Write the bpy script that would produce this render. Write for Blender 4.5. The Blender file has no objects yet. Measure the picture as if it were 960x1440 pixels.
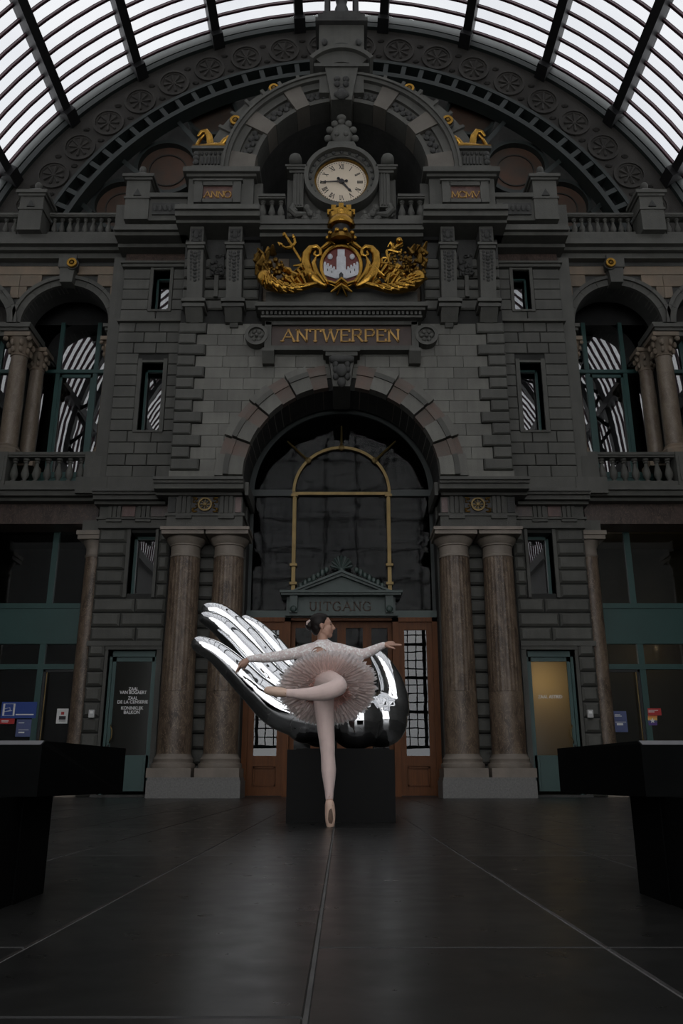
import bpy, bmesh, math, random
from mathutils import Vector, Matrix, noise
random.seed(7)
S = bpy.context.scene
COL = S.collection
PI = math.pi
# ---------------------------------------------------------------- camera, sky, exposure
FPX = 1170.0
PITCH = math.atan(375 / FPX)
CAMH = 0.377
cam = bpy.data.cameras.new('camera')
cam.sensor_fit = 'VERTICAL'; cam.sensor_height = 36.0; cam.lens = 36.0 * FPX / 1440.0
cam.clip_start = 0.05; cam.clip_end = 300
camo = bpy.data.objects.new('camera', cam); COL.objects.link(camo)
camo.location = (0, 0, CAMH); camo.rotation_euler = (PI / 2 + PITCH, 0, 0)
S.camera = camo
vs = S.view_settings
S.display_settings.display_device = 'sRGB'
vs.view_transform = 'Standard'; vs.look = 'None'; vs.gamma = 1; vs.use_curve_mapping = False
vs.exposure = 0.0
SKY = 3.1
w = bpy.data.worlds.new('overcast_sky'); S.world = w; w.use_nodes = True
nt = w.node_tree; nt.nodes.clear()
wo = nt.nodes.new('ShaderNodeOutputWorld'); wb = nt.nodes.new('ShaderNodeBackground')
wt = nt.nodes.new('ShaderNodeTexCoord'); wn = nt.nodes.new('ShaderNodeTexNoise'); wr = nt.nodes.new('ShaderNodeValToRGB')
wn.inputs['Scale'].default_value = 5.0; wn.inputs['Detail'].default_value = 4
wr.color_ramp.elements[0].position = 0.3; wr.color_ramp.elements[0].color = (0.74, 0.76, 0.80, 1)
wr.color_ramp.elements[1].position = 0.7; wr.color_ramp.elements[1].color = (1.0, 1.0, 1.0, 1)
nt.links.new(wt.outputs['Generated'], wn.inputs['Vector']); nt.links.new(wn.outputs['Fac'], wr.inputs['Fac'])
nt.links.new(wr.outputs['Color'], wb.inputs['Color']); nt.links.new(wb.outputs[0], wo.inputs[0])
wb.inputs['Strength'].default_value = SKY
cy = S.cycles
cy.max_bounces = 9; cy.diffuse_bounces = 5; cy.glossy_bounces = 4; cy.transmission_bounces = 4
cy.transparent_max_bounces = 20; cy.caustics_reflective = False; cy.caustics_refractive = False
cy.sample_clamp_indirect = 6; cy.use_denoising = True

def P(px, py, Y):
    "a pixel of the 960x1440 photograph taken to the plane at depth Y: returns X, Z"
    a = (px - 480) / FPX; b = (720 - py) / FPX
    vy = math.cos(PITCH) - b * math.sin(PITCH); vz = math.sin(PITCH) + b * math.cos(PITCH)
    t = Y / vy
    return a * t, CAMH + vz * t
def ZP(py, Y): return P(480, py, Y)[1]
def XP(px, py, Y): return P(px, py, Y)[0]

# ---------------------------------------------------------------- materials
def nodes(m):
    m.use_nodes = True
    return m.node_tree, m.node_tree.nodes, m.node_tree.links
def mat(name, col, rough=0.6, metal=0.0, var=0.25, scale=3.0, col2=None, bump=0.0, bscale=40.0, rnd=0.0, stretch=None, streak=0.0, spec=0.5, sheen=0.0):
    "principled with procedural mottling: col..col2 through noise, per-object tone rnd, vertical dirt streaks"
    m = bpy.data.materials.new(name); t, N, L = nodes(m)
    b = N['Principled BSDF']; b.inputs['Roughness'].default_value = rough; b.inputs['Metallic'].default_value = metal
    b.inputs['Specular IOR Level'].default_value = spec
    if sheen: b.inputs['Sheen Weight'].default_value = sheen
    tc = N.new('ShaderNodeNewGeometry'); mp = N.new('ShaderNodeMapping')
    L.new(tc.outputs['Position'], mp.inputs['Vector'])
    if stretch: mp.inputs['Scale'].default_value = stretch
    n = N.new('ShaderNodeTexNoise'); n.inputs['Scale'].default_value = scale; n.inputs['Detail'].default_value = 6; n.inputs['Roughness'].default_value = 0.6
    L.new(mp.outputs[0], n.inputs['Vector'])
    r = N.new('ShaderNodeValToRGB'); c2 = col2 or tuple(min(1, c * (1 + var)) for c in col)
    c1 = col if col2 else tuple(c * (1 - var) for c in col)
    r.color_ramp.elements[0].position = 0.32; r.color_ramp.elements[1].position = 0.68
    r.color_ramp.elements[0].color = (*c1, 1); r.color_ramp.elements[1].color = (*c2, 1)
    L.new(n.outputs['Fac'], r.inputs['Fac']); out = r.outputs['Color']
    def mul(o, fac):
        x = N.new('ShaderNodeMix'); x.data_type = 'RGBA'; x.blend_type = 'MULTIPLY'; x.inputs['Factor'].default_value = 1
        L.new(o, x.inputs['A']); L.new(fac, x.inputs['B']); return x.outputs['Result']
    def rng(o, a, b_):
        q = N.new('ShaderNodeMapRange'); q.inputs['To Min'].default_value = a; q.inputs['To Max'].default_value = b_
        L.new(o, q.inputs['Value']); return q.outputs['Result']
    if rnd:
        oi = N.new('ShaderNodeObjectInfo'); out = mul(out, rng(oi.outputs['Random'], 1 - rnd, 1 + rnd))
    if streak:
        m2 = N.new('ShaderNodeMapping'); m2.inputs['Scale'].default_value = (5, 5, 0.5); L.new(tc.outputs['Position'], m2.inputs['Vector'])
        n2 = N.new('ShaderNodeTexNoise'); n2.inputs['Scale'].default_value = 1.6; n2.inputs['Detail'].default_value = 4
        L.new(m2.outputs[0], n2.inputs['Vector']); q = rng(n2.outputs['Fac'], 1 - 1.6 * streak, 1 + 1.2 * streak); out = mul(out, q)
    L.new(out, b.inputs['Base Color'])
    if bump:
        n3 = N.new('ShaderNodeTexNoise'); n3.inputs['Scale'].default_value = bscale; n3.inputs['Detail'].default_value = 5
        L.new(tc.outputs['Position'], n3.inputs['Vector']); bp = N.new('ShaderNodeBump'); bp.inputs['Strength'].default_value = bump; bp.inputs['Distance'].default_value = 0.02
        L.new(n3.outputs['Fac'], bp.inputs['Height']); L.new(bp.outputs['Normal'], b.inputs['Normal'])
    return m
def marble(name, c1, c2, vein, rough=0.35, rnd=0.1, scale=3.4):
    m = bpy.data.materials.new(name); t, N, L = nodes(m); b = N['Principled BSDF']; b.inputs['Roughness'].default_value = rough
    g = N.new('ShaderNodeNewGeometry'); mp = N.new('ShaderNodeMapping'); mp.inputs['Scale'].default_value = (1.3, 1.3, 0.6); mp.inputs['Rotation'].default_value = (0.3, 0.4, 0)
    L.new(g.outputs['Position'], mp.inputs['Vector'])
    n = N.new('ShaderNodeTexNoise'); n.inputs['Scale'].default_value = scale; n.inputs['Detail'].default_value = 8; n.inputs['Distortion'].default_value = 1.2; L.new(mp.outputs[0], n.inputs['Vector'])
    r = N.new('ShaderNodeValToRGB'); e = r.color_ramp.elements; e[0].position = 0.3; e[0].color = (*c1, 1); e[1].position = 0.62; e[1].color = (*c2, 1)
    L.new(n.outputs['Fac'], r.inputs['Fac'])
    n2 = N.new('ShaderNodeTexNoise'); n2.inputs['Scale'].default_value = scale * 1.6; n2.inputs['Detail'].default_value = 9; n2.inputs['Distortion'].default_value = 2.5; L.new(mp.outputs[0], n2.inputs['Vector'])
    r2 = N.new('ShaderNodeValToRGB'); e = r2.color_ramp.elements; e[0].position = 0.475; e[0].color = (0, 0, 0, 1); e[1].position = 0.5; e[1].color = (1, 1, 1, 1)
    x = e.new(0.53); x.color = (0, 0, 0, 1)
    L.new(n2.outputs['Fac'], r2.inputs['Fac'])
    fm = N.new('ShaderNodeMath'); fm.operation = 'MULTIPLY'; fm.inputs[1].default_value = 0.7; L.new(r2.outputs['Color'], fm.inputs[0])
    mx = N.new('ShaderNodeMix'); mx.data_type = 'RGBA'; L.new(fm.outputs[0], mx.inputs['Factor']); L.new(r.outputs['Color'], mx.inputs['A']); mx.inputs['B'].default_value = (*vein, 1)
    L.new(mx.outputs['Result'], b.inputs['Base Color'])
    return m
def glass(name, tint=(0.5, 0.55, 0.55), gloss=0.2, rough=0.0, gcol=(1, 1, 1), wav=0.0, wscale=1.0):
    m = bpy.data.materials.new(name); t, N, L = nodes(m); N.clear()
    o = N.new('ShaderNodeOutputMaterial'); mx = N.new('ShaderNodeMixShader'); tr = N.new('ShaderNodeBsdfTransparent'); gl = N.new('ShaderNodeBsdfGlossy')
    tr.inputs['Color'].default_value = (*tint, 1); gl.inputs['Roughness'].default_value = rough; gl.inputs['Color'].default_value = (*gcol, 1); mx.inputs['Fac'].default_value = gloss
    L.new(tr.outputs[0], mx.inputs[1]); L.new(gl.outputs[0], mx.inputs[2]); L.new(mx.outputs[0], o.inputs[0])
    if wav:
        g = N.new('ShaderNodeNewGeometry'); n = N.new('ShaderNodeTexNoise'); n.inputs['Scale'].default_value = wscale; n.inputs['Detail'].default_value = 2
        L.new(g.outputs['Position'], n.inputs['Vector']); bp = N.new('ShaderNodeBump'); bp.inputs['Strength'].default_value = wav; bp.inputs['Distance'].default_value = 0.05
        L.new(n.outputs['Fac'], bp.inputs['Height']); L.new(bp.outputs[0], gl.inputs['Normal'])
    return m
M = {}
M['stone'] = mat('grey_limestone', (0.075, 0.074, 0.065), 0.75, var=0.16, scale=1.3, bump=0.25, rnd=0.13, streak=0.13)
M['stone_light'] = mat('pale_grey_ashlar', (0.14, 0.137, 0.12), 0.75, var=0.15, scale=1.2, bump=0.2, rnd=0.16, streak=0.16)
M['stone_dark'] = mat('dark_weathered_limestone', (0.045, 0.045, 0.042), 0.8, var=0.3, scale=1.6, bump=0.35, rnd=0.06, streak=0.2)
M['joint'] = mat('dark_mortar', (0.022, 0.022, 0.02), 0.9)
M['pink'] = mat('pink_stone', (0.135, 0.092, 0.074), 0.75, col2=(0.115, 0.10, 0.085), scale=3, bump=0.2, rnd=0.15)
M['tan'] = mat('tan_stone', (0.21, 0.155, 0.108), 0.75, col2=(0.15, 0.125, 0.095), scale=1.5, bump=0.2, rnd=0.2, streak=0.1)
M['beige'] = mat('beige_capital_stone', (0.19, 0.16, 0.13), 0.65, var=0.2, scale=2, bump=0.15, rnd=0.05)
M['granite'] = mat('speckled_granite', (0.12, 0.118, 0.11), 0.6, col2=(0.19, 0.185, 0.175), scale=30, bump=0.1, rnd=0.05)
M['marble'] = marble('brown_marble', (0.04, 0.025, 0.017), (0.14, 0.10, 0.07), (0.28, 0.21, 0.14), 0.5)
M['marble_dark'] = marble('dark_brown_marble', (0.028, 0.017, 0.014), (0.06, 0.04, 0.033), (0.14, 0.10, 0.07), 0.4)
M['redmarble'] = marble('red_marble', (0.06, 0.03, 0.026), (0.11, 0.055, 0.046), (0.15, 0.11, 0.09), 0.4)
M['green'] = mat('teal_green_paint', (0.02, 0.062, 0.056), 0.45, var=0.08, scale=1.0)
M['green_dark'] = mat('dark_green_paint', (0.03, 0.05, 0.043), 0.5, var=0.1, scale=2)
M['iron'] = mat('dark_green_iron', (0.016, 0.022, 0.0205), 0.55, var=0.15, scale=2)
M['iron_brown'] = mat('weathered_brown_iron', (0.029, 0.026, 0.022), 0.8, var=0.25, scale=1.5, bump=0.3, rnd=0.08)
M['black_iron'] = mat('black_iron', (0.008, 0.008, 0.009), 0.5, var=0.1)
M['bar_red'] = mat('dark_red_glazing_bar', (0.045, 0.012, 0.02), 0.5, var=0.1)
M['disc'] = mat('rust_brown_panel', (0.075, 0.034, 0.018), 0.7, col2=(0.04, 0.03, 0.022), scale=1.2, rnd=0.1)
M['gold'] = mat('gilding', (0.36, 0.20, 0.038), 0.26, metal=1.0, var=0.25, scale=6, bump=0.3, bscale=18)
M['gold_dark'] = mat('tarnished_gilding', (0.15, 0.085, 0.02), 0.4, metal=1.0, var=0.4, scale=8, bump=0.4, bscale=20)
M['brass'] = mat('aged_brass', (0.13, 0.09, 0.034), 0.4, metal=0.7, var=0.2, scale=5)
M['wood'] = mat('orange_brown_oak', (0.115, 0.038, 0.009), 0.5, var=0.22, spec=0.2, scale=4, stretch=(6, 6, 0.5), rnd=0.08)
M['dial'] = mat('cream_enamel_dial', (0.66, 0.56, 0.43), 0.5, var=0.05, scale=1.0)
M['ink'] = mat('black_paint', (0.012, 0.011, 0.012), 0.5, var=0.05)
M['void'] = mat('unlit_interior', (0.012, 0.012, 0.012), 0.9, var=0.2)  # near-black colour stands in for shade in rooms and recesses
M['white'] = mat('white_print', (0.75, 0.75, 0.73), 0.5, var=0.03)
M['blue'] = mat('blue_print', (0.018, 0.055, 0.26), 0.4, var=0.04)
M['blue_pale'] = mat('faded_blue_print', (0.075, 0.095, 0.22), 0.5, var=0.06)
M['red'] = mat('red_print', (0.42, 0.025, 0.025), 0.4, var=0.04)
M['yellow'] = mat('yellow_print', (0.72, 0.42, 0.10), 0.4, var=0.05)
M['orange'] = mat('orange_print', (0.6, 0.18, 0.04), 0.4, var=0.05)
M['purple'] = mat('purple_print', (0.09, 0.04, 0.22), 0.4, var=0.05)
M['arms_red'] = mat('dark_red_enamel', (0.13, 0.022, 0.016), 0.5, var=0.15)
M['arms_white'] = mat('white_castle_paint', (0.50, 0.50, 0.52), 0.5, var=0.15, scale=6)
M['plastic'] = mat('pale_grey_plastic', (0.45, 0.45, 0.44), 0.4, var=0.04)
M['black'] = mat('black_matt_panel', (0.0025, 0.0025, 0.0024), 0.6, var=0.1, spec=0.15)
M['bench'] = mat('black_stone', (0.0035, 0.0038, 0.0038), 0.6, var=0.25, scale=4, spec=0.02)
M['bench_edge'] = mat('pale_edge_highlight', (0.11, 0.11, 0.115), 0.5, var=0.1)  # pale colour paints the light caught by the bench's front bevel
M['frost'] = mat('frosted_glass', (0.13, 0.13, 0.115), 0.35, var=0.2, scale=1.0)
M['roofglass'] = glass('dusty_roof_glass', (0.33, 0.333, 0.34), 0.05)
M['pane'] = glass('reflecting_window_pane', (0.25, 0.28, 0.28), 0.24, wav=0.02, wscale=1.1)
M['pane_door'] = glass('door_glass', (0.3, 0.32, 0.32), 0.045, wav=0.015, wscale=1.1)
M['pane_dark'] = glass('dim_reflecting_pane', (0.35, 0.36, 0.36), 0.0065, wav=0.04, rough=0.04, wscale=2.2)
M['pane_shop'] = glass('shop_window_pane', (0.6, 0.62, 0.62), 0.08, wav=0.02, wscale=1.0)
M['chrome'] = mat('mirror_chrome', (0.88, 0.89, 0.9), 0.02, metal=1.0, var=0.005)

# ---------------------------------------------------------------- mesh builder
class MB:
    def __init__(s): s.v = []; s.f = []
    def add(s, vs_, fs_):
        o = len(s.v); s.v += [tuple(v) for v in vs_]; s.f += [tuple(i + o for i in f) for f in fs_]; return s
    def box(s, x0, x1, y0, y1, z0, z1):
        x0, x1 = min(x0, x1), max(x0, x1); y0, y1 = min(y0, y1), max(y0, y1); z0, z1 = min(z0, z1), max(z0, z1)
        return s.add([(x0, y0, z0), (x1, y0, z0), (x1, y1, z0), (x0, y1, z0), (x0, y0, z1), (x1, y0, z1), (x1, y1, z1), (x0, y1, z1)],
                     [(0, 3, 2, 1), (4, 5, 6, 7), (0, 1, 5, 4), (1, 2, 6, 5), (2, 3, 7, 6), (3, 0, 4, 7)])
    def prism(s, poly, y0, y1):
        "polygon in X,Z (any winding) extruded from y0 (front) to y1"
        n = len(poly)
        a = sum(poly[i][0] * poly[(i + 1) % n][1] - poly[(i + 1) % n][0] * poly[i][1] for i in range(n))
        if a < 0: poly = poly[::-1]
        v = [(x, y0, z) for x, z in poly] + [(x, y1, z) for x, z in poly]
        f = [tuple(range(n)), tuple(range(2 * n - 1, n - 1, -1))]
        f += [(i, i + n, (i + 1) % n + n, (i + 1) % n) for i in range(n)]
        return s.add(v, f)
    def prismx(s, poly, x0, x1):
        "profile in Y,Z swept along X"
        n = len(poly)
        a = sum(poly[i][0] * poly[(i + 1) % n][1] - poly[(i + 1) % n][0] * poly[i][1] for i in range(n))
        if a < 0: poly = poly[::-1]
        x0, x1 = min(x0, x1), max(x0, x1)
        v = [(x0, y, z) for y, z in poly] + [(x1, y, z) for y, z in poly]
        f = [tuple(range(n - 1, -1, -1)), tuple(range(n, 2 * n))]
        f += [(i, (i + 1) % n, (i + 1) % n + n, i + n) for i in range(n)]
        return s.add(v, f)
    def lathe(s, prof, cx, cy, n=24, flutes=0, fd=0.0, cap=True):
        v = []; f = []; k = len(prof)
        for r, z in prof:
            for i in range(n):
                a = 2 * PI * i / n; rr = r
                if flutes: rr = r - fd * abs(math.cos(a * flutes / 2)) ** 3
                v.append((cx + rr * math.cos(a), cy + rr * math.sin(a), z))
        for j in range(k - 1):
            for i in range(n):
                f.append((j * n + i, j * n + (i + 1) % n, (j + 1) * n + (i + 1) % n, (j + 1) * n + i))
        if cap: f += [tuple(range(n - 1, -1, -1)), tuple((k - 1) * n + i for i in range(n))]
        return s.add(v, f)
    def ring(s, cx, cz, r0, r1, y0, y1, a0=0.0, a1=2 * PI, n=32):
        "an annular slab facing -Y; angles from +X towards +Z"
        full = abs(a1 - a0 - 2 * PI) < 1e-4; v = []; m = n if full else n + 1
        for i in range(m):
            a = a0 + (a1 - a0) * i / n; c, q = math.cos(a), math.sin(a)
            v += [(cx + r0 * c, y0, cz + r0 * q), (cx + r1 * c, y0, cz + r1 * q), (cx + r1 * c, y1, cz + r1 * q), (cx + r0 * c, y1, cz + r0 * q)]
        f = []
        for i in range(n):
            p, q = 4 * i, 4 * ((i + 1) % m)
            for k in range(4): f.append((p + k, p + (k + 1) % 4, q + (k + 1) % 4, q + k))
        if not full: f += [(3, 2, 1, 0), (4 * n, 4 * n + 1, 4 * n + 2, 4 * n + 3)]
        return s.add(v, f)
    def disc(s, cx, cz, r, y0, y1, n=32, rz=None):
        rz = rz or r
        return s.prism([(cx + r * math.cos(2 * PI * i / n), cz + rz * math.sin(2 * PI * i / n)) for i in range(n)], y0, y1)
    def tube(s, pts, rad, n=10, up=(0, 0.3, 1), flat=1.0, round_ends=True):
        "tapered tube through points, parallel frames; flat scales the second axis"
        pts = [Vector(p) for p in pts]; k = len(pts)
        rad = list(rad) if hasattr(rad, '__len__') else [rad] * k
        if round_ends:
            d0 = (pts[0] - pts[1]).normalized(); d1 = (pts[-1] - pts[-2]).normalized(); r0, r1 = rad[0], rad[-1]
            pre = [(pts[0] + d0 * r0 * q, r0 * math.sqrt(max(0, 1 - q * q))) for q in (0.98, 0.8, 0.45)]
            post = [(pts[-1] + d1 * r1 * q, r1 * math.sqrt(max(0, 1 - q * q))) for q in (0.45, 0.8, 0.98)]
            pts = [p for p, _ in pre] + pts + [p for p, _ in post]; rad = [r for _, r in pre] + rad + [r for _, r in post]; k = len(pts)
        v = []; f = []; nrm = None
        for i in range(k):
            t = (pts[min(i + 1, k - 1)] - pts[max(i - 1, 0)])
            t = t.normalized() if t.length > 1e-9 else Vector((0, 0, 1))
            if nrm is None:
                nrm = Vector(up); nrm = nrm - t * nrm.dot(t)
                if nrm.length < 1e-4: nrm = t.orthogonal()
            nrm = (nrm - t * nrm.dot(t)).normalized(); b = t.cross(nrm)
            for j in range(n):
                a = 2 * PI * j / n; v.append(pts[i] + (nrm * math.cos(a) + b * math.sin(a) * flat) * rad[i])
        for i in range(k - 1):
            for j in range(n): f.append((i * n + j, i * n + (j + 1) % n, (i + 1) * n + (j + 1) % n, (i + 1) * n + j))
        f += [tuple(range(n - 1, -1, -1)), tuple((k - 1) * n + j for j in range(n))]
        return s.add(v, f)
    def ball(s, c, rx, ry=None, rz=None, n=12, m=8):
        ry = ry or rx; rz = rz or rx; v = [(c[0], c[1], c[2] - rz)]; f = []
        for i in range(1, m):
            th = -PI / 2 + PI * i / m
            for j in range(n):
                a = 2 * PI * j / n; v.append((c[0] + rx * math.cos(th) * math.cos(a), c[1] + ry * math.cos(th) * math.sin(a), c[2] + rz * math.sin(th)))
        v.append((c[0], c[1], c[2] + rz)); top = len(v) - 1
        for j in range(n):
            f.append((0, 1 + (j + 1) % n, 1 + j)); f.append((top, top - n + j, top - n + (j + 1) % n))
        for i in range(m - 2):
            for j in range(n): f.append((1 + i * n + j, 1 + i * n + (j + 1) % n, 1 + (i + 1) * n + (j + 1) % n, 1 + (i + 1) * n + j))
        return s.add(v, f)
    def mesh(s, name, m, smooth=False, off=(0, 0, 0)):
        me = bpy.data.meshes.new(name); ox, oy, oz = off
        me.from_pydata([(x - ox, y - oy, z - oz) for x, y, z in s.v], [], s.f)
        bm = bmesh.new(); bm.from_mesh(me); bmesh.ops.recalc_face_normals(bm, faces=bm.faces); bm.to_mesh(me); bm.free()
        if smooth:
            me.shade_smooth() if hasattr(me, 'shade_smooth') else None
            if smooth != 'all':
                bm = bmesh.new(); bm.from_mesh(me)
                for e in bm.edges:
                    if len(e.link_faces) == 2 and e.calc_face_angle(0) > 0.7: e.smooth = False
                bm.to_mesh(me); bm.free()
        me.materials.append(m)
        return me
    def build(s, name, m, parent=None, smooth=False, **props):
        off = root_loc(parent)
        return link(name, s.mesh(name, M[m] if isinstance(m, str) else m, smooth, off), parent, **props)
def root_loc(p):
    if p is None: return (0, 0, 0)
    while p.parent is not None: p = p.parent
    return tuple(p.location)
def link(name, me, parent=None, loc=None, **props):
    o = bpy.data.objects.new(name, me); COL.objects.link(o)
    if parent is not None: o.parent = parent
    if loc is not None:
        r = root_loc(parent); o.location = (loc[0] - r[0], loc[1] - r[1], loc[2] - r[2])
    for k, v in props.items(): o[k] = v
    return o
def thing(name, label, cat, loc=(0, 0, 0), group=None, kind='thing'):
    o = bpy.data.objects.new(name, None); COL.objects.link(o); o.location = loc; o.empty_display_size = 0.2
    o['label'] = label; o['category'] = cat; o['kind'] = kind
    if group: o['group'] = group
    return o
def tag(o, label, cat, group=None, kind='thing'):
    o['label'] = label; o['category'] = cat; o['kind'] = kind
    if group: o['group'] = group
    return o
def struct(name, b, m, smooth=False): return b.build(name, m, None, smooth, kind='structure')
_cache = {}
def block(parent, x0, x1, z0, z1, yf, d, m, name='stone_block', ch=0.02, gap=0.008):
    "one dressed stone: chamfered front face, bedded in the wall behind"
    x0, x1 = min(x0, x1) + gap, max(x0, x1) - gap; z0 += gap; z1 -= gap
    W_, H_ = round(x1 - x0, 3), round(z1 - z0, 3)
    if W_ < 0.03 or H_ < 0.03: return None
    key = (W_, H_, d, m, ch)
    if key not in _cache:
        a, h = W_ / 2, H_ / 2; c = min(ch, a * 0.5, h * 0.5)
        v = [(-a, d, -h), (a, d, -h), (a, d, h), (-a, d, h), (-a, c, -h), (a, c, -h), (a, c, h), (-a, c, h), (-a + c, 0, -h + c), (a - c, 0, -h + c), (a - c, 0, h - c), (-a + c, 0, h - c)]
        f = [(3, 2, 1, 0), (8, 9, 10, 11)]
        for lo, hi in ((0, 4), (4, 8)):
            f += [(lo + i, lo + (i + 1) % 4, hi + (i + 1) % 4, hi + i) for i in range(4)]
        me = bpy.data.meshes.new(name); me.from_pydata(v, [], f); me.materials.append(M[m]); _cache[key] = me
    return link(name, _cache[key], parent, ((x0 + x1) / 2, yf, (z0 + z1) / 2))
def cornice(b, x0, x1, prof, yb, s=1):
    "steps (z0,z1,yfront) of a straight moulding, back at yb"
    for z0, z1, yf in prof: b.box(s * x0, s * x1, yf, yb, z0, z1)
    return b
def arch_fill(b, cx, cz, r, x0, x1, z0, z1, yf, yb, n=32):
    "wall from x0..x1, z0..z1 with a round-headed opening down to z0"
    b.box(x0, cx - r, yf, yb, z0, z1); b.box(cx + r, x1, yf, yb, z0, z1)
    for i in range(n):
        a, c = PI * i / n, PI * (i + 1) / n
        xa, xb = cx + r * math.cos(a), cx + r * math.cos(c); za, zb = cz + r * math.sin(a), cz + r * math.sin(c)
        b.prism([(xa, za), (xa, z1), (xb, z1), (xb, zb)], yf, yb)
    return b
# stroke capitals
GL = {'A': (0.9, [((0, 0), (.45, 1)), ((.45, 1), (.9, 0)), ((.17, .36), (.73, .36))]), 'N': (.85, [((.08, 0), (.08, 1)), ((.08, 1), (.77, 0)), ((.77, 0), (.77, 1))]),
      'T': (.8, [((.4, 0), (.4, 1)), ((0, 1), (.8, 1)), ((0, 1), (0, .82)), ((.8, 1), (.8, .82))]), 'W': (1.15, [((0, 1), (.3, 0)), ((.3, 0), (.575, 1)), ((.575, 1), (.85, 0)), ((.85, 0), (1.15, 1))]),
      'E': (.7, [((.08, 0), (.08, 1)), ((.08, 1), (.68, 1)), ((.08, .52), (.55, .52)), ((.08, 0), (.7, 0)), ((.7, 0), (.7, .18)), ((.68, 1), (.68, .83))]),
      'R': (.8, [((.08, 0), (.08, 1)), ((.08, 1), (.55, 1)), ((.55, 1), (.68, .88)), ((.68, .88), (.68, .66)), ((.68, .66), (.55, .52)), ((.55, .52), (.08, .52)), ((.4, .52), (.8, 0))]),
      'P': (.72, [((.08, 0), (.08, 1)), ((.08, 1), (.55, 1)), ((.55, 1), (.7, .87)), ((.7, .87), (.7, .63)), ((.7, .63), (.55, .48)), ((.55, .48), (.08, .48))]),
      'O': (.9, [((.25, 0), (.65, 0)), ((.65, 0), (.9, .3)), ((.9, .3), (.9, .7)), ((.9, .7), (.65, 1)), ((.65, 1), (.25, 1)), ((.25, 1), (0, .7)), ((0, .7), (0, .3)), ((0, .3), (.25, 0))]),
      'M': (1.0, [((.05, 0), (.12, 1)), ((.12, 1), (.5, .15)), ((.5, .15), (.88, 1)), ((.88, 1), (.95, 0))]), 'C': (.8, [((.8, .8), (.6, 1)), ((.6, 1), (.25, 1)), ((.25, 1), (0, .7)), ((0, .7), (0, .3)), ((0, .3), (.25, 0)), ((.25, 0), (.6, 0)), ((.6, 0), (.8, .2))]),
      'V': (.85, [((0, 1), (.425, 0)), ((.425, 0), (.85, 1))]), 'I': (.25, [((.12, 0), (.12, 1))]), 'X': (.8, [((.05, 0), (.75, 1)), ((.05, 1), (.75, 0))]),
      'U': (.8, [((.08, 1), (.08, .25)), ((.08, .25), (.25, 0)), ((.25, 0), (.55, 0)), ((.55, 0), (.72, .25)), ((.72, .25), (.72, 1))]),
      'G': (.85, [((.8, .8), (.6, 1)), ((.6, 1), (.25, 1)), ((.25, 1), (0, .7)), ((0, .7), (0, .3)), ((0, .3), (.25, 0)), ((.25, 0), (.65, 0)), ((.65, 0), (.8, .15)), ((.8, .15), (.8, .45)), ((.8, .45), (.5, .45))])}
SERIF = {'A': [(0, 0), (.9, 0)], 'N': [(.08, 0), (.08, 1), (.77, 1)], 'T': [(.4, 0)], 'W': [(0, 1), (1.15, 1), (.575, 1)], 'R': [(.08, 0), (.8, 0)], 'P': [(.08, 0)], 'M': [(.05, 0), (.95, 0)], 'V': [(0, 1), (.85, 1)],
         'I': [(.12, 0), (.12, 1)], 'X': [(.05, 0), (.75, 0), (.05, 1), (.75, 1)], 'U': [(.08, 1), (.72, 1)]}
def letter(ch, ox, oz, h, y0, y1, sw=0.13, thin=0.07, rot=0.0, cen=None):
    b = MB(); wd, segs = GL[ch]
    def tf(x, z):
        x = ox + x * h; z = oz + z * h
        if cen:
            dx, dz = x - cen[0], z - cen[1]; c, q = math.cos(rot), math.sin(rot); return (cen[0] + dx * c - dz * q, cen[1] + dx * q + dz * c)
        return (x, z)
    for (xa, za), (xb, zb) in segs:
        L_ = math.hypot(xb - xa, zb - za); ux, uz = (xb - xa) / L_, (zb - za) / L_
        hw = (thin if abs(uz) < 0.3 or (uz * ux > 0.1 and ch in 'AWMVX') else sw) / 2
        e = hw * 0.6; xa -= ux * e; za -= uz * e; xb += ux * e; zb += uz * e
        b.prism([tf(xa - uz * hw, za + ux * hw), tf(xb - uz * hw, zb + ux * hw), tf(xb + uz * hw, zb - ux * hw), tf(xa + uz * hw, za - ux * hw)], y0, y1)
    for x, z in SERIF.get(ch, []):
        zz = z + (-0.03 if z > .5 else 0.03); b.prism([tf(x - .15, zz - .035), tf(x + .15, zz - .035), tf(x + .15, zz + .035), tf(x - .15, zz + .035)], y0 + .001, y1)
    return b
def word(txt, cx, z, h, y0, y1, m, parent, sp=0.18, name='letter', sw=0.13):
    tot = sum(GL[c][0] for c in txt) * h + sp * h * (len(txt) - 1); x = cx - tot / 2
    for c in txt:
        letter(c, x, z, h, y0, y1, sw).build(name, m, parent); x += (GL[c][0] + sp) * h
def text_mesh(body, cx, z, h, y, m, parent, name, width=None):
    cu = bpy.data.curves.new(name, 'FONT'); cu.body = body; cu.size = h / 0.7; cu.align_x = 'CENTER'; cu.extrude = 0.002; cu.offset = h * 0.025
    t = bpy.data.objects.new(name, cu); COL.objects.link(t); bpy.context.view_layer.update()
    me = bpy.data.meshes.new_from_object(t.evaluated_get(bpy.context.evaluated_depsgraph_get()))
    bpy.data.objects.remove(t); xs = [v.co.x for v in me.vertices]; k = 1.0
    if width: k = width / (max(xs) - min(xs))
    me.transform(Matrix(((k, 0, 0, 0), (0, 0, -1, 0), (0, 1, 0, 0), (0, 0, 0, 1)))); me.materials.clear(); me.materials.append(M[m])
    return link(name, me, parent, (cx, y, z))
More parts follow.
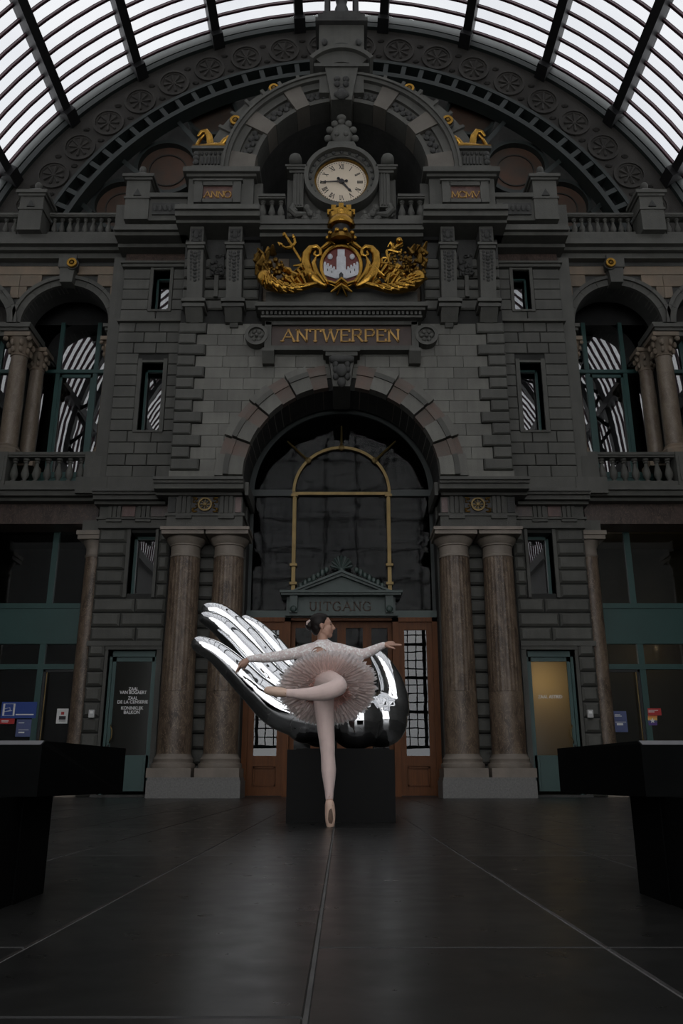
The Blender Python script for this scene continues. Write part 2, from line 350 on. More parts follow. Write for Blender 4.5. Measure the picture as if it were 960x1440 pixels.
def weld(b, name, m, parent, voxel, smooth_it=4, fac=0.5, deci=None):
    "melts overlapping closed tubes and balls into one continuous skin"
    off = root_loc(parent); me = b.mesh(name + '_raw', m if not isinstance(m, str) else M[m]); o = bpy.data.objects.new(name + '_raw', me); COL.objects.link(o)
    r = o.modifiers.new('r', 'REMESH'); r.mode = 'VOXEL'; r.voxel_size = voxel; r.use_smooth_shade = True
    if smooth_it: q = o.modifiers.new('s', 'SMOOTH'); q.iterations = smooth_it; q.factor = fac
    bpy.context.view_layer.update()
    out = bpy.data.meshes.new_from_object(o.evaluated_get(bpy.context.evaluated_depsgraph_get()))
    bpy.data.objects.remove(o); bpy.data.meshes.remove(me); out.name = name
    if off != (0, 0, 0): out.transform(Matrix.Translation(-Vector(off)))
    out.shade_smooth(); out.materials.clear(); out.materials.append(m if not isinstance(m, str) else M[m])
    return link(name, out, parent)
M['beige_grey'] = mat('grey_beige_stone', (0.125, 0.112, 0.094), 0.7, var=0.18, scale=1.5, bump=0.2, rnd=0.12)
M['sign_red'] = mat('dark_red_brown_stone', (0.052, 0.034, 0.028), 0.6, var=0.25, scale=3)
M['gold_letter'] = mat('gold_leaf_letters', (0.42, 0.24, 0.065), 0.45, metal=0.35, var=0.12, scale=8)
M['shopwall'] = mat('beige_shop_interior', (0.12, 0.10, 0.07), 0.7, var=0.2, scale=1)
def frosted(name, col, trans, rough):
    m = bpy.data.materials.new(name); t, N, L = nodes(m); N.clear(); o = N.new('ShaderNodeOutputMaterial')
    a = N.new('ShaderNodeBsdfTranslucent'); a.inputs['Color'].default_value = (*col, 1); g_ = N.new('ShaderNodeBsdfGlossy'); g_.inputs['Roughness'].default_value = rough; g_.inputs['Color'].default_value = (.9, .9, .9, 1)
    d = N.new('ShaderNodeBsdfDiffuse'); d.inputs['Color'].default_value = (*[c * .15 for c in col], 1); m1 = N.new('ShaderNodeMixShader'); m1.inputs['Fac'].default_value = trans; m2 = N.new('ShaderNodeMixShader'); m2.inputs['Fac'].default_value = 0.022
    L.new(d.outputs[0], m1.inputs[1]); L.new(a.outputs[0], m1.inputs[2]); L.new(m1.outputs[0], m2.inputs[1]); L.new(g_.outputs[0], m2.inputs[2]); L.new(m2.outputs[0], o.inputs[0]); return m
M['frostL'] = frosted('frosted_door_glass', (0.22, 0.22, 0.19), 0.5, 0.12)
M['frostR'] = frosted('amber_lit_door_glass', (0.72, 0.62, 0.42), 0.85, 0.18)
def lamp(name, loc, power, col, r=0.08):
    l = bpy.data.lights.new(name, 'POINT'); l.energy = power; l.color = col; l.shadow_soft_size = r; o = bpy.data.objects.new(name, l); COL.objects.link(o); o.location = loc
lamp('corridor_lamp', (4.42, 19.55, 2.45), 9, (1.0, 0.82, 0.55), 0.15)
lamp('shop_lamp', (7.9, 20.9, 3.5), 5, (1.0, 0.75, 0.4), 0.05)
lamp('shop_lamp', (6.5, 20.8, 3.3), 1.5, (1.0, 0.75, 0.4), 0.05)
# ================================================================ ROOF
RC, RR, YG = 12.0, 10.9, 20.0           # vault centre height, radius, gable plane
YEND = -12.0
beam_deg = [7, 21, 35, 49, 63, 77]
beam_deg = [-d for d in beam_deg[::-1]] + beam_deg
def rp(deg, r=RR): a = math.radians(deg); return (r * math.sin(a), RC + r * math.cos(a))
roof = thing('ceiling', '', '', kind='structure')
del roof['label'], roof['category']
def rbox(b, deg, r0, r1, hw, y0, y1):
    a = math.radians(deg); ux, uz = math.sin(a), math.cos(a); tx, tz = uz, -ux
    return b.prism([(ux * r + tx * q, RC + uz * r + tz * q) for r, q in ((r0, -hw), (r0, hw), (r1, hw), (r1, -hw))], y0, y1)
for d in beam_deg:
    b = MB(); rbox(b, d, RR - 0.34, RR + 0.12, 0.13, YEND, YG - 0.02)
    rbox(b, d, RR - 0.5, RR - 0.3, 0.17, YG - 0.55, YG - 0.02)
    b.build('roof_beam', 'black_iron', roof)
BAR = 0.45
nb = int((YG - YEND) / BAR)
far = MB()
for k in range(nb):
    y = YG - 0.25 - k * BAR; b = MB() if k < 12 else far
    b.ring(0, RC, RR - 0.03, RR + 0.05, y - 0.035, y + 0.035, math.radians(-2), math.radians(182), 48)
    if k < 12: b.build('glazing_bar', 'bar_red', roof)
far.build('far_glazing_bars', 'bar_red', roof, kind='stuff')
edges = [-92] + beam_deg + [92]
farp = MB()
def pane(b, d0, d1, y0, y1):
    n = 3; v = []
    for i in range(n + 1):
        x, z = rp(d0 + (d1 - d0) * i / n, RR + 0.01); v += [(x, y0, z), (x, y1, z)]
    b.add(v, [(2 * i, 2 * i + 1, 2 * i + 3, 2 * i + 2) for i in range(n)])
for d0, d1 in zip(edges, edges[1:]):
    for k in range(12):
        y = YG - 0.25 - k * BAR; b = MB(); pane(b, d0, d1, y - BAR + 0.04, y - 0.04); b.build('glass_pane', 'roofglass', roof)
    pane(farp, d0, d1, YEND, YG - 0.25 - 12 * BAR)
farp.build('far_glass_panes', 'roofglass', roof, kind='stuff')
# trusses overhead (seen mirrored in the windows)
for y in (11.0, 3.5, -4.0, -11.0):
    b = MB(); b.ring(0, RC, RR - 0.95, RR - 0.75, y - 0.15, y + 0.15, 0, PI, 48); b.ring(0, RC, RR - 0.3, RR - 0.1, y - 0.15, y + 0.15, 0, PI, 48)
    for k in range(45):
        a0 = PI * k / 45; a1 = PI * (k + 1) / 45
        q0, q1 = (RR - 0.85, RR - 0.2) if k % 2 else (RR - 0.2, RR - 0.85)
        b.tube([(q0 * math.cos(a0), y, RC + q0 * math.sin(a0)), (q1 * math.cos(a1), y, RC + q1 * math.sin(a1))], 0.07, 5, round_ends=False)
    b.build('roof_truss', 'black_iron', roof)
# shed side walls; unseen end screen set near and open to add frontal light
for s, nm in ((-1, 'wall_left'), (1, 'wall_right')):
    b = MB(); b.box(s * 10.95, s * 11.4, YEND, 22.2, 0.0, RC); b.box(s * 10.7, s * 10.95, YEND, 20, RC - 0.5, RC)
    struct(nm, b, 'stone_dark')
b = MB()
for k in range(45):
    x = -11 + k * .5; b.box(x - (0.03 if k % 4 else .1), x + (0.03 if k % 4 else .1), YEND - 0.1, YEND, 2.2, min(RC + 10.5, RC + math.sqrt(max(.01, RR * RR - x * x))))
for k in range(41):
    z = 2.2 + k * .5; hw = 11 if z < RC else math.sqrt(RR * RR - (z - RC) ** 2); b.box(-hw, hw, YEND - 0.1, YEND, z - (0.03 if k % 4 else 0.14), z + 0.03)
for x in (-11, -5.5, 0, 5.5, 11): b.box(x - 0.25, x + 0.25, YEND - 0.25, YEND, 0, 2.6)
struct('wall_front', b, 'black_iron')

# ================================================================ FLOOR
fm = bpy.data.materials.new('polished_black_slate'); t, N, L = nodes(fm); pb = N['Principled BSDF']
g = N.new('ShaderNodeNewGeometry'); n1 = N.new('ShaderNodeTexNoise'); n1.inputs['Scale'].default_value = 1.1; n1.inputs['Detail'].default_value = 10; n1.inputs['Roughness'].default_value = 0.72
L.new(g.outputs['Position'], n1.inputs['Vector']); r1 = N.new('ShaderNodeValToRGB'); e = r1.color_ramp.elements
e[0].position = 0.35; e[0].color = (0.009, 0.009, 0.0085, 1); e[1].position = 0.72; e[1].color = (0.024, 0.0235, 0.022, 1); L.new(n1.outputs['Fac'], r1.inputs['Fac'])
oi = N.new('ShaderNodeObjectInfo'); q = N.new('ShaderNodeMapRange'); q.inputs['To Min'].default_value = 0.75; q.inputs['To Max'].default_value = 1.3; L.new(oi.outputs['Random'], q.inputs['Value'])
x = N.new('ShaderNodeMix'); x.data_type = 'RGBA'; x.blend_type = 'MULTIPLY'; x.inputs['Factor'].default_value = 1; L.new(r1.outputs['Color'], x.inputs['A']); L.new(q.outputs[0], x.inputs['B']); L.new(x.outputs['Result'], pb.inputs['Base Color'])
n2 = N.new('ShaderNodeTexNoise'); n2.inputs['Scale'].default_value = 7; n2.inputs['Detail'].default_value = 8; L.new(g.outputs['Position'], n2.inputs['Vector'])
q2 = N.new('ShaderNodeMapRange'); q2.inputs['To Min'].default_value = 0.2; q2.inputs['To Max'].default_value = 0.42; L.new(n2.outputs['Fac'], q2.inputs['Value']); L.new(q2.outputs[0], pb.inputs['Roughness'])
pb.inputs['Specular IOR Level'].default_value = 0.35
bp = N.new('ShaderNodeBump'); bp.inputs['Strength'].default_value = 0.05; bp.inputs['Distance'].default_value = 0.01; L.new(n2.outputs['Fac'], bp.inputs['Height']); L.new(bp.outputs[0], pb.inputs['Normal'])
M['floor'] = fm
M['grout'] = mat('pale_grout', (0.085, 0.082, 0.078), 0.8, var=0.3, scale=5)
b = MB(); b.box(-11.2, 11.2, YEND, 22.5, -0.2, -0.004)
floor = struct('floor', b, 'grout')
TW = 0.68; cols = range(-15, 15); TL = 2.45
def tile(x0, x1, y0, y1):
    b = MB(); g_ = 0.0035; c = 0.004; x0 += g_; x1 -= g_; y0 += g_; y1 -= g_
    b.add([(x0, y0, -0.005), (x1, y0, -0.005), (x1, y1, -0.005), (x0, y1, -0.005), (x0 + c, y0 + c, 0), (x1 - c, y0 + c, 0), (x1 - c, y1 - c, 0), (x0 + c, y1 - c, 0)],
          [(4, 5, 6, 7), (0, 1, 5, 4), (1, 2, 6, 5), (2, 3, 7, 6), (3, 0, 4, 7)])
    b.build('floor_tile', 'floor', floor)
rest = MB()
for k in cols:
    x0 = -0.06 + TW * k; ys = [4.62 + TL * j for j in range(-3, 6)]
    if k not in (0, -1) and k % 2: ys = ys[:1] + [4.62, ] + ys[4:] if False else ys
    if k == -1: ys = [-2.73, -0.9, 1.57, 4.62] + ys[4:]
    ys = [-5.0] + [y for y in ys if y > -4] + [22.4]
    for a, c in zip(ys, ys[1:]): tile(max(x0, -11), min(x0 + TW, 11), a, c)
# ================================================================ FACADE: walls
YC, YP, YB, YD = 18.1, 18.6, 19.3, 19.35      # centre block, piers, side bays, door plane
AZ, AR = 7.0, 2.27                            # great arch
NICHE = 15.5
b = MB()
arch_fill(b, 0, AZ, AR, -3.98, 3.98, 6.5, 11.4, YC + 0.05, 19.2)
for s in (-1, 1):
    b.box(s * 2.0, s * 3.98, YC + 0.05, 19.2, 11.4, 13.5)            # behind the consoles
    b.box(s * 2.22, s * 4.0, 18.86, 19.7, 0, 6.5)                    # behind the columns
b.box(-2.0, 2.0, 18.45, 19.2, 11.4, 13.5)
wall_c = struct('wall_back', b, 'joint')
wing = {}
for s, nm in ((-1, 'wall_back_left'), (1, 'wall_back_right')):
    b = MB(); f, k = YP + 0.06, 19.5
    dx0, dx1, dz = 4.12, 5.2, 3.12                                   # door opening
    wx0, wx1, wz0, wz1 = 4.32, 4.9, 4.4, 5.85
    sx0, sx1, sz0, sz1 = 4.43, 4.96, 8.41, 10.25
    tx0, tx1, tz0, tz1 = 4.42, 4.85, 11.74, 12.92
    def wbox(x0, x1, z0, z1): b.box(s * x0, s * x1, f, k, z0, z1)
    wbox(3.98, dx0, 0, wz0); wbox(dx1, 5.65, 0, wz0); wbox(dx0, dx1, dz, wz0)
    wbox(3.98, wx0, wz0, wz1); wbox(wx1, 5.65, wz0, wz1); wbox(3.98, 5.65, wz1, 6.7)
    wbox(3.98, 5.63, 6.7, sz0); wbox(3.98, sx0, sz0, sz1); wbox(sx1, 5.63, sz0, sz1); wbox(3.98, 5.63, sz1, tz0)
    wbox(3.98, tx0, tz0, tz1); wbox(tx1, 5.63, tz0, tz1); wbox(3.98, 5.63, tz1, 13.5)
    b.box(s * 3.98, s * 5.65, 20.6, 20.7, 0, 13.5)
    for z in (3.3, 6.6, 11.0): b.box(s * 3.98, s * 5.65, 19.5, 20.6, z, z + 0.1)
    for x in (3.95, 5.58): b.box(s * x, s * (x + 0.06), 19.5, 20.6, 0, 13.5)
    wing[s] = struct(nm, b, 'joint')
# ashlar of the centre block
R_ = random.Random(3)
pit = 0.2977; z0 = 7.18
for i in range(13):
    za, zb = z0 + pit * i, z0 + pit * (i + 1)
    for s in (-1, 1):
        qw = 0.68 if i % 2 == 0 else 0.44
        block(wall_c, s * (3.98 - qw), s * 3.985, za, zb, YC - 0.09, 0.2, 'stone', 'quoin', 0.03, 0.012)
        xe = 3.98 - qw; lo = za - AZ
        xi = math.sqrt(max(0, 2.42 ** 2 - lo * lo)) if lo < 2.42 else 0.0
        x_ = xe; L0 = 0.5 + 0.16 * R_.random()
        while x_ > xi + 0.02:
            ln = L0 if x_ == xe else 0.42 + 0.3 * R_.random()
            xn = x_ - ln
            if xn < xi + 0.2: xn = xi
            block(wall_c, s * xn, s * x_, za, zb, YC, 0.12, 'stone_light', 'stone_block', 0.004, 0.0035)
            x_ = xn
b = MB()
for s in (-1, 1): b.box(s * 2.3, s * 4.0, YC - 0.02, 18.4, 6.82, 7.18)
b.build('plinth_course', 'stone_light', wall_c)
# rusticated bands behind the consoles, frieze recess behind the arms
for s in (-1, 1):
    for i in range(5):
        za = 11.42 + 0.3 * i
        block(wall_c, s * 2.05, s * 3.98, za, za + 0.3, YC - 0.04 + 0.0 * i, 0.2, 'stone', 'stone_block', 0.035, 0.02)
    block(wall_c, s * 2.05, s * 3.98, 12.92, 13.5, YC + 0.02, 0.2, 'stone_dark', 'stone_block', 0.01, 0.005)
    for i in range(4):
        za = 11.42 + 0.42 * i
        for k in range(3):
            block(wall_c, s * (0.02 + 0.66 * k), s * (0.02 + 0.66 * (k + 1)), za, za + 0.42, 18.36, 0.2, 'tan' if k == 2 else 'stone_dark', 'stone_block', 0.006, 0.005)
# voussoirs: pairs of grey and pink stones stepping up the arch
def wedge(parent, a0, a1, r0, r1, yf, yb, m, name='voussoir', cx=0, cz=AZ):
    bb = MB(); bb.ring(cx, cz, r0, r1, yf, yb, math.radians(a0), math.radians(a1), 4); return bb.build(name, m, parent)
for s in (-1, 1):
    for g_ in range(4):
        a = 20.6 * g_; lift = 0.0
        for (u, v, m) in ((a + 0.3, a + 11, 'stone'), (a + 11.2, a + 20.2, 'pink')):
            v = min(v, 84)
            if u > 83: continue
            A0, A1 = (u, v) if s > 0 else (180 - v, 180 - u)
            m = 'stone_light' if m == 'stone' else m
            pr = 0.09 if m == 'stone_light' else 0.0
            wedge(wall_c, A0, A1, AR, 2.6, YC - 0.14 - pr, 19.2, m); wedge(wall_c, A0, A1, 2.6, 2.72, YC - 0.18 - pr, YC + 0.1, 'stone' if m != 'pink' else 'pink', 'arch_moulding')
            wedge(wall_c, A0, A1, 2.72, 2.92 - 0.05 * (u - a) / 20, YC - 0.08 - pr, YC + 0.1, m, 'arch_lip')
# pier walls
def courses(par, s, rows, pitch, zb0, x0, x1, holes, m, yf, ch, gap, seed, ln=(0.42, 0.8)):
    r = random.Random(seed)
    for i in range(rows):
        za, zb = zb0 + pitch * i, zb0 + pitch * (i + 1); spans = [(x0, x1)]
        for hx0, hx1, hz0, hz1 in holes:
            if zb > hz0 + 0.02 and za < hz1 - 0.02:
                spans = [q for a, c in spans for q in ((a, min(c, hx0)), (max(a, hx1), c)) if q[1] - q[0] > 0.05]
        for a, c in spans:
            n = max(1, round((c - a) / (0.5 * (ln[0] + ln[1])))) ; cuts = [a]
            for k in range(1, n): cuts.append(a + (c - a) * (k + (0.18 if i % 2 else -0.18) + 0.16 * (r.random() - .5)) / n)
            cuts.append(c)
            for u, v in zip(cuts, cuts[1:]): block(par, s * u, s * v, za, zb, yf, 0.14, m, 'stone_block', ch, gap)
for s in (-1, 1):
    wp = wing[s]
    courses(wp, s, 14, 0.3, 7.21, 3.99, 5.63, [(4.33, 5.06, 8.41, 10.31)], 'stone', YP, 0.012, 0.009, 11 if s < 0 else 12, (0.4, 0.7))
    courses(wp, s, 5, 0.3, 11.45, 3.99, 5.63, [(4.34, 4.93, 11.75, 12.95)], 'stone', YP, 0.012, 0.009, 15, (0.4, 1.2))
    # lower storey, deep rustication
    courses(wp, s, 18, 0.33, 0.0, 3.99, 5.65, [(4.0, 5.27, 0, 3.2), (4.25, 4.98, 4.28, 5.94)], 'stone', YP - 0.02, 0.05, 0.016, 21 if s < 0 else 22, (0.5, 0.9))
    courses(wall_c, s, 18, 0.33, 0.0, 2.72, 3.99, [], 'stone', 18.72, 0.05, 0.016, 31, (1.2, 1.6))
    b = MB(); b.box(s * 2.22, s * 2.72, 18.7, 18.9, 0, 6.5); b.build('jamb', 'stone', wall_c)
    # window and door surrounds
    b = MB()
    for (x0, x1, z0_, z1_, t_) in ((4.43, 4.96, 8.41, 10.25, 0.1), (4.42, 4.85, 11.74, 12.92, 0.08)):
        b.box(s * (x0 - t_), s * x0, YP - 0.02, 19.0, z0_ - 0.0, z1_ + t_); b.box(s * x1, s * (x1 + t_), YP - 0.02, 19.0, z0_, z1_ + t_); b.box(s * x0, s * x1, YP - 0.02, 19.0, z1_, z1_ + t_ * 0.6)
        b.box(s * (x0 - t_), s * (x1 + t_), YP - 0.04, 19.0, z0_ - 0.05, z0_)
    b.box(s * 4.25, s * 4.32, YP - 0.02, 19, 4.3, 5.94); b.box(s * 4.9, s * 4.98, YP - 0.02, 19, 4.3, 5.94)
    b.box(s * 4.0, s * 4.12, YP + 0.02, 19, 0, 3.2); b.box(s * 5.2, s * 5.27, YP + 0.02, 19, 0, 3.2); b.box(s * 4.0, s * 5.27, YP, 19, 3.12, 3.3)
    b.box(s * 4.0, s * 5.68, YP - 0.03, 18.8, 3.2, 3.31)
    b.build('surround', 'stone', wp)
    b = MB(); b.box(s * 3.99, s * 5.66, YP - 0.1, 18.8, 11.37, 11.41); b.box(s * 3.99, s * 5.64, YP - 0.06, 18.8, 11.41, 11.46)
    b.box(s * 3.99, s * 5.66, YP - 0.07, 18.8, 12.98, 13.06); b.box(s * 3.99, s * 5.7, YP - 0.12, 18.8, 13.06, 13.12); b.build('band', 'stone', wp)
    b = MB(); b.box(s * 3.99, s * 5.6, YP - 0.0, 18.8, 13.12, 13.5); b.build('brown_frieze', 'marble_dark', wp)
    b = MB(); b.box(s * 5.55, s * 6.3, YB - 0.75, YB, 6.8, 7.2); b.box(s * 5.63, s * 5.95, YP + 0.15, YB + 0.1, 7.2, 13.4); b.build('return', 'stone', wp)

# lower entablature over the column pairs and over the piers
n = 0
for s in (-1, 1):
    n += 1; b = MB()
    b.box(s * 2.24, s * 3.96, 18.0, 19.3, 5.76, 6.05)
    b.box(s * 2.2, s * 4.0, 17.96, 19.3, 6.05, 6.11); b.box(s * 2.26, s * 3.96, 18.03, 19.3, 6.11, 6.52)
    cornice(b, 2.2, 4.22, [(6.52, 6.58, 17.9), (6.58, 6.7, 17.62), (6.7, 6.76, 17.56), (6.76, 6.83, 17.5)], 19.3, s)
    b.box(s * 2.12, s * 2.26, 17.9, 19.3, 6.52, 6.83)
    e = struct('trim_%d' % n, b, 'stone')
    for cx in (2.62, 3.58):
        q = MB()
        for k in range(3): q.box(s * (cx - 0.15 + 0.105 * k), s * (cx - 0.07 + 0.105 * k), 17.97, 18.05, 6.12, 6.52)
        q.box(s * (cx - 0.19), s * (cx + 0.17), 17.94, 18.0, 5.98, 6.06); q.build('triglyph', 'stone', e)
    q = MB(); q.box(s * 2.28, s * 2.42, 18.0, 18.05, 6.14, 6.5); q.build('metope', 'redmarble', e)
    q = MB(); q.box(s * 3.78, s * 3.94, 18.0, 18.05, 6.14, 6.5); q.build('metope', 'stone_dark', e)
    n += 1; b = MB()
    b.box(s * 3.96, s * 5.66, YP - 0.1, 18.8, 5.92, 6.12); b.box(s * 3.96, s * 5.7, YP - 0.15, 18.8, 6.12, 6.17)
    b.box(s * 3.96, s * 5.66, YP - 0.06, 18.8, 6.17, 6.5)
    cornice(b, 4.1, 5.74, [(6.45, 6.52, 18.35), (6.52, 6.62, 18.2), (6.62, 6.68, 18.12), (6.68, 6.76, 18.06)], 19, s)
    b.box(s * 3.98, s * 5.66, YP - 0.03, 18.9, 6.76, 7.21)
    e = struct('trim_%d' % n, b, 'stone')
    for cx in (4.62, 5.3):
        q = MB()
        for k in range(3): q.box(s * (cx - 0.15 + 0.105 * k), s * (cx - 0.07 + 0.105 * k), YP - 0.12, YP, 6.18, 6.5)
        q.box(s * (cx - 0.19), s * (cx + 0.17), YP - 0.15, YP, 6.06, 6.14); q.build('triglyph', 'stone', e)
    for x0_, x1_ in ((4.02, 4.44), (4.82, 5.12)):
        q = MB(); q.box(s * x0_, s * x1_, YP - 0.09, YP, 6.2, 6.47); q.build('metope', 'redmarble' if x0_ > 4.5 else 'marble_dark', e)

# ---------------------------------------------------------------- column pairs
def column(cx, cyy, label, shaft_m='marble', r=0.365, group='marble columns of the doorway'):
    t_ = thing('marble_column', label, 'column', (cx, cyy, 0.4), group)
    b = MB(); b.box(cx - 0.46, cx + 0.46, cyy - 0.46, cyy + 0.36, 0.4, 0.585); b.build('base_slab', 'beige', t_)
    b = MB(); b.lathe([(0.455, 0.585), (0.465, 0.62), (0.455, 0.68), (0.42, 0.69), (0.415, 0.73), (0.42, 0.74), (0.425, 0.77), (0.40, 0.8), (r + 0.015, 0.83), (r + 0.01, 0.87)], cx, cyy, 40); b.build('base_moulding', 'beige', t_, True)
    b = MB(); b.lathe([(r, 0.87), (r, 1.2), (r - 0.003, 2.14), (r - 0.004, 2.15)], cx, cyy, 48); b.build('shaft_drum', shaft_m, t_, True)
    b = MB(); b.lathe([(r - 0.004, 2.155), (r - 0.006, 2.4), (r - 0.02, 4.0), (r - 0.03, 5.08), (r - 0.032, 5.14)], cx, cyy, 96, 24, 0.012); b.build('fluted_shaft', shaft_m, t_, True)
    b = MB(); b.lathe([(r - 0.02, 5.13), (r - 0.02, 5.17), (r - 0.035, 5.18), (r - 0.035, 5.38), (r - 0.01, 5.39), (r - 0.01, 5.42), (r + 0.06, 5.5), (r + 0.075, 5.56), (r + 0.05, 5.59)], cx, cyy, 40)
    b.box(cx - 0.475, cx + 0.475, cyy - 0.5, cyy + 0.36, 5.59, 5.68); b.box(cx - 0.5, cx + 0.5, cyy - 0.54, cyy + 0.36, 5.68, 5.75); b.build('capital', 'beige', t_, True)
    return t_
for s, nm in ((-1, 'left'), (1, 'right')):
    for cx, w_ in ((3.55, 'outer'), (2.56, 'inner')):
        column(s * cx, 18.34, {(-1, 'outer'): 'brown marble column beside the left green door, left one of its pair', (-1, 'inner'): 'brown marble column just left of the doorway, behind the chrome fingertips',
                               (1, 'inner'): 'brown marble column just right of the wooden doorway, left one of its pair', (1, 'outer'): 'brown marble column beside the gold-lit right door'}[(s, w_)])
    t_ = thing('granite_plinth', 'speckled grey granite block under the %s pair of marble columns' % nm, 'plinth', (s * 3.02, 18.3, 0))
    b = MB(); b.box(s * 2.06, s * 3.98, 17.8, 18.7, 0, 0.34); b.build('plinth_block', 'granite', t_)
    b = MB(); b.box(s * 2.08, s * 3.96, 17.83, 18.7, 0.34, 0.4); b.build('plinth_cap', 'granite', t_)
# gilded wheel reliefs
for s, nm in ((-1, 'left'), (1, 'right')):
    cx, cz = s * 3.1, 6.315
    t_ = thing('wheel_relief', 'gilded winged wheel relief in the frieze above the %s column pair' % nm, 'relief', (cx, 18.0, 6.12))
    b = MB(); b.box(cx - 0.3, cx + 0.3, 17.99, 18.05, 6.125, 6.505); b.build('backing', 'ink', t_)
    b = MB(); b.ring(cx, cz, 0.125, 0.16, 17.93, 17.99, n=28); b.disc(cx, cz, 0.035, 17.92, 17.99, 10); b.build('wheel', 'brass', t_)
    for k in range(8):
        a = PI * k / 4; b = MB(); b.tube([(cx, 17.96, cz), (cx + 0.13 * math.cos(a), 17.96, cz + 0.13 * math.sin(a))], 0.011, 5, round_ends=False); b.build('spoke', 'brass', t_)
    for q in (-1, 1):
        b = MB(); rr = random.Random(5)
        for k in range(22):
            a = rr.uniform(-0.9, 0.9); d = rr.uniform(0.17, 0.28); b.ball((cx + q * d, 17.975, cz + 0.17 * math.sin(a * 1.6)), 0.022 + 0.02 * rr.random(), 0.02, 0.018, 6, 4)
        b.build('scrollwork', 'gold_dark', t_)
# ================================================================ great arch: glazing, pediment, wooden doors
wn_ = thing('window_1', '', '', kind='structure'); del wn_['label'], wn_['category']
zt = ZP(862, YD)
GZ, GR = 7.05, 2.2
def half(r, cz, n=24): return [(r * math.cos(PI * i / n), cz + r * math.sin(PI * i / n)) for i in range(n + 1)]
yw = YD + 0.02
RI = 1.17
def gl(poly, nm='pane'): bb = MB(); bb.prism(poly, yw, yw + 0.012); bb.build(nm, 'pane_dark', wn_)
gl([(-GR, zt), (-1.17, zt), (-1.17, 7.0), (-GR, 7.0)]); gl([(1.17, zt), (GR, zt), (GR, 7.0), (1.17, 7.0)]); gl([(-1.11, zt), (1.11, zt), (1.11, 7.0), (-1.11, 7.0)])
gl(half(RI - 0.03, 7.08))
for a0, a1 in ((0, 45), (45, 90), (90, 135), (135, 180)):
    k = 8; A = [math.radians(a0 + (a1 - a0) * i / k) for i in range(k + 1)]
    gl([(RI * math.cos(a), 7.08 + RI * math.sin(a)) for a in A] + [(GR * math.cos(a), GZ + GR * math.sin(a)) for a in A[::-1]])
b = MB()
for s in (-1, 1):
    b.box(s * 1.1, s * 1.19, YD - 0.06, YD + 0.05, zt, 7.05); b.box(s * 1.12, s * 1.17, YD - 0.1, YD, 5.25, 7.0)
    for z in (5.2, 4.75, 6.95): b.box(s * 1.06, s * 1.23, YD - 0.12, YD, z, z + 0.06)
b.box(-1.2, 1.2, YD - 0.08, YD + 0.05, 7.0, 7.07)
b.ring(0, 7.08, RI - 0.035, RI + 0.035, YD - 0.07, YD + 0.04, 0, PI, 32)
for a, r1 in ((45, 1.9), (90, 1.75), (135, 1.9)):
    a = math.radians(a); b.tube([(RI * math.cos(a), YD - 0.03, 7.08 + RI * math.sin(a)), (r1 * math.cos(a), YD - 0.03, 7.08 + r1 * math.sin(a))], [0.035, 0.022], 6)
    b.ball((RI * math.cos(a), YD - 0.05, 7.08 + RI * math.sin(a)), 0.085, 0.05, 0.085, 8, 6)
b.build('brass_frame', 'brass', wn_)
b = MB(); b.box(-2.2, -1.2, YD - 0.05, YD + 0.05, 6.98, 7.14); b.box(1.2, 2.2, YD - 0.05, YD + 0.05, 6.98, 7.14); b.ring(0, GZ, GR - 0.05, GR + 0.12, YD - 0.02, YD + 0.1, 0, PI, 32)
for s in (-1, 1): b.box(s * (GR - 0.06), s * (GR + 0.1), YD - 0.02, YD + 0.1, 0, GZ)
b.build('outer_frame', 'iron', wn_)
# hall behind
b = MB(); b.box(-3.5, 3.5, 24, 24.1, 0, 11); b.box(-3.5, 3.5, 19.7, 24, 10.5, 10.6)
for s in (-1, 1): b.box(s * 3.5, s * 3.6, 19.7, 24, 0, 11)
b.box(-3.5, 3.5, 19.5, 19.7, 9.3, 10.6)
struct('wall_hall', b, 'void')
# green pediment over the doors
t_ = thing('door_pediment', 'dark green triangular pediment over the central wooden doors', 'pediment', (0, 19.1, zt))
e0, e1, et, ap = ZP(862, 19.05), ZP(838, 19.05), ZP(833, 19.05), ZP(803, 19.05)
b = MB(); b.box(-1.3, 1.3, 19.05, 19.5, e0 - 0.06, e0 + 0.02); b.box(-0.88, 0.82, 19.12, 19.4, e0, e1); b.box(-1.28, 1.26, 19.16, 19.4, e0, e1); b.build('entablature', 'green_dark', t_)
b = MB(); b.box(-1.4, 1.38, 18.92, 19.5, e1, e1 + 0.05); b.box(-1.43, 1.41, 18.88, 19.5, e1 + 0.05, et + 0.02); b.build('cornice', 'green_dark', t_)
b = MB(); b.prism([(-1.02, et), (1.02, et), (0, ap - 0.1)], 19.08, 19.3); b.build('tympanum', 'green_dark', t_)
for s in (-1, 1):
    b = MB(); b.prism([(s * 1.14, et), (s * 0.98, et), (0, ap - 0.13), (0, ap - 0.06)], 18.96, 19.3); b.prism([(s * 1.2, et + 0.0), (s * 1.1, et), (0, ap - 0.06), (0, ap)], 18.9, 19.3); b.build('raking_cornice', 'green_dark', t_)
    b = MB(); b.box(s * 1.02, s * 1.2, 18.98, 19.3, e0, e1); b.ball((s * 1.11, 18.97, e0 + 0.08), 0.08, 0.05, 0.08); b.build('bracket', 'green_dark', t_)
    b = MB()
    for k in range(7): b.ball((s * (0.95 - 0.1 * k), 19.0, et + 0.1 + 0.062 * k + 0.05), 0.06, 0.04, 0.07 + 0.02 * (k % 2), 6, 5)
    b.build('leaf_crest', 'green_dark', t_)
b = MB(); pz = ap + 0.02
for k in range(9):
    a = PI * (k + 0.5) / 9; b.tube([(0.04 * math.cos(a), 19.0, pz + 0.03), (0.24 * math.cos(a), 19.0, pz + 0.28 * math.sin(a) + 0.03)], [0.012, 0.036], 6)
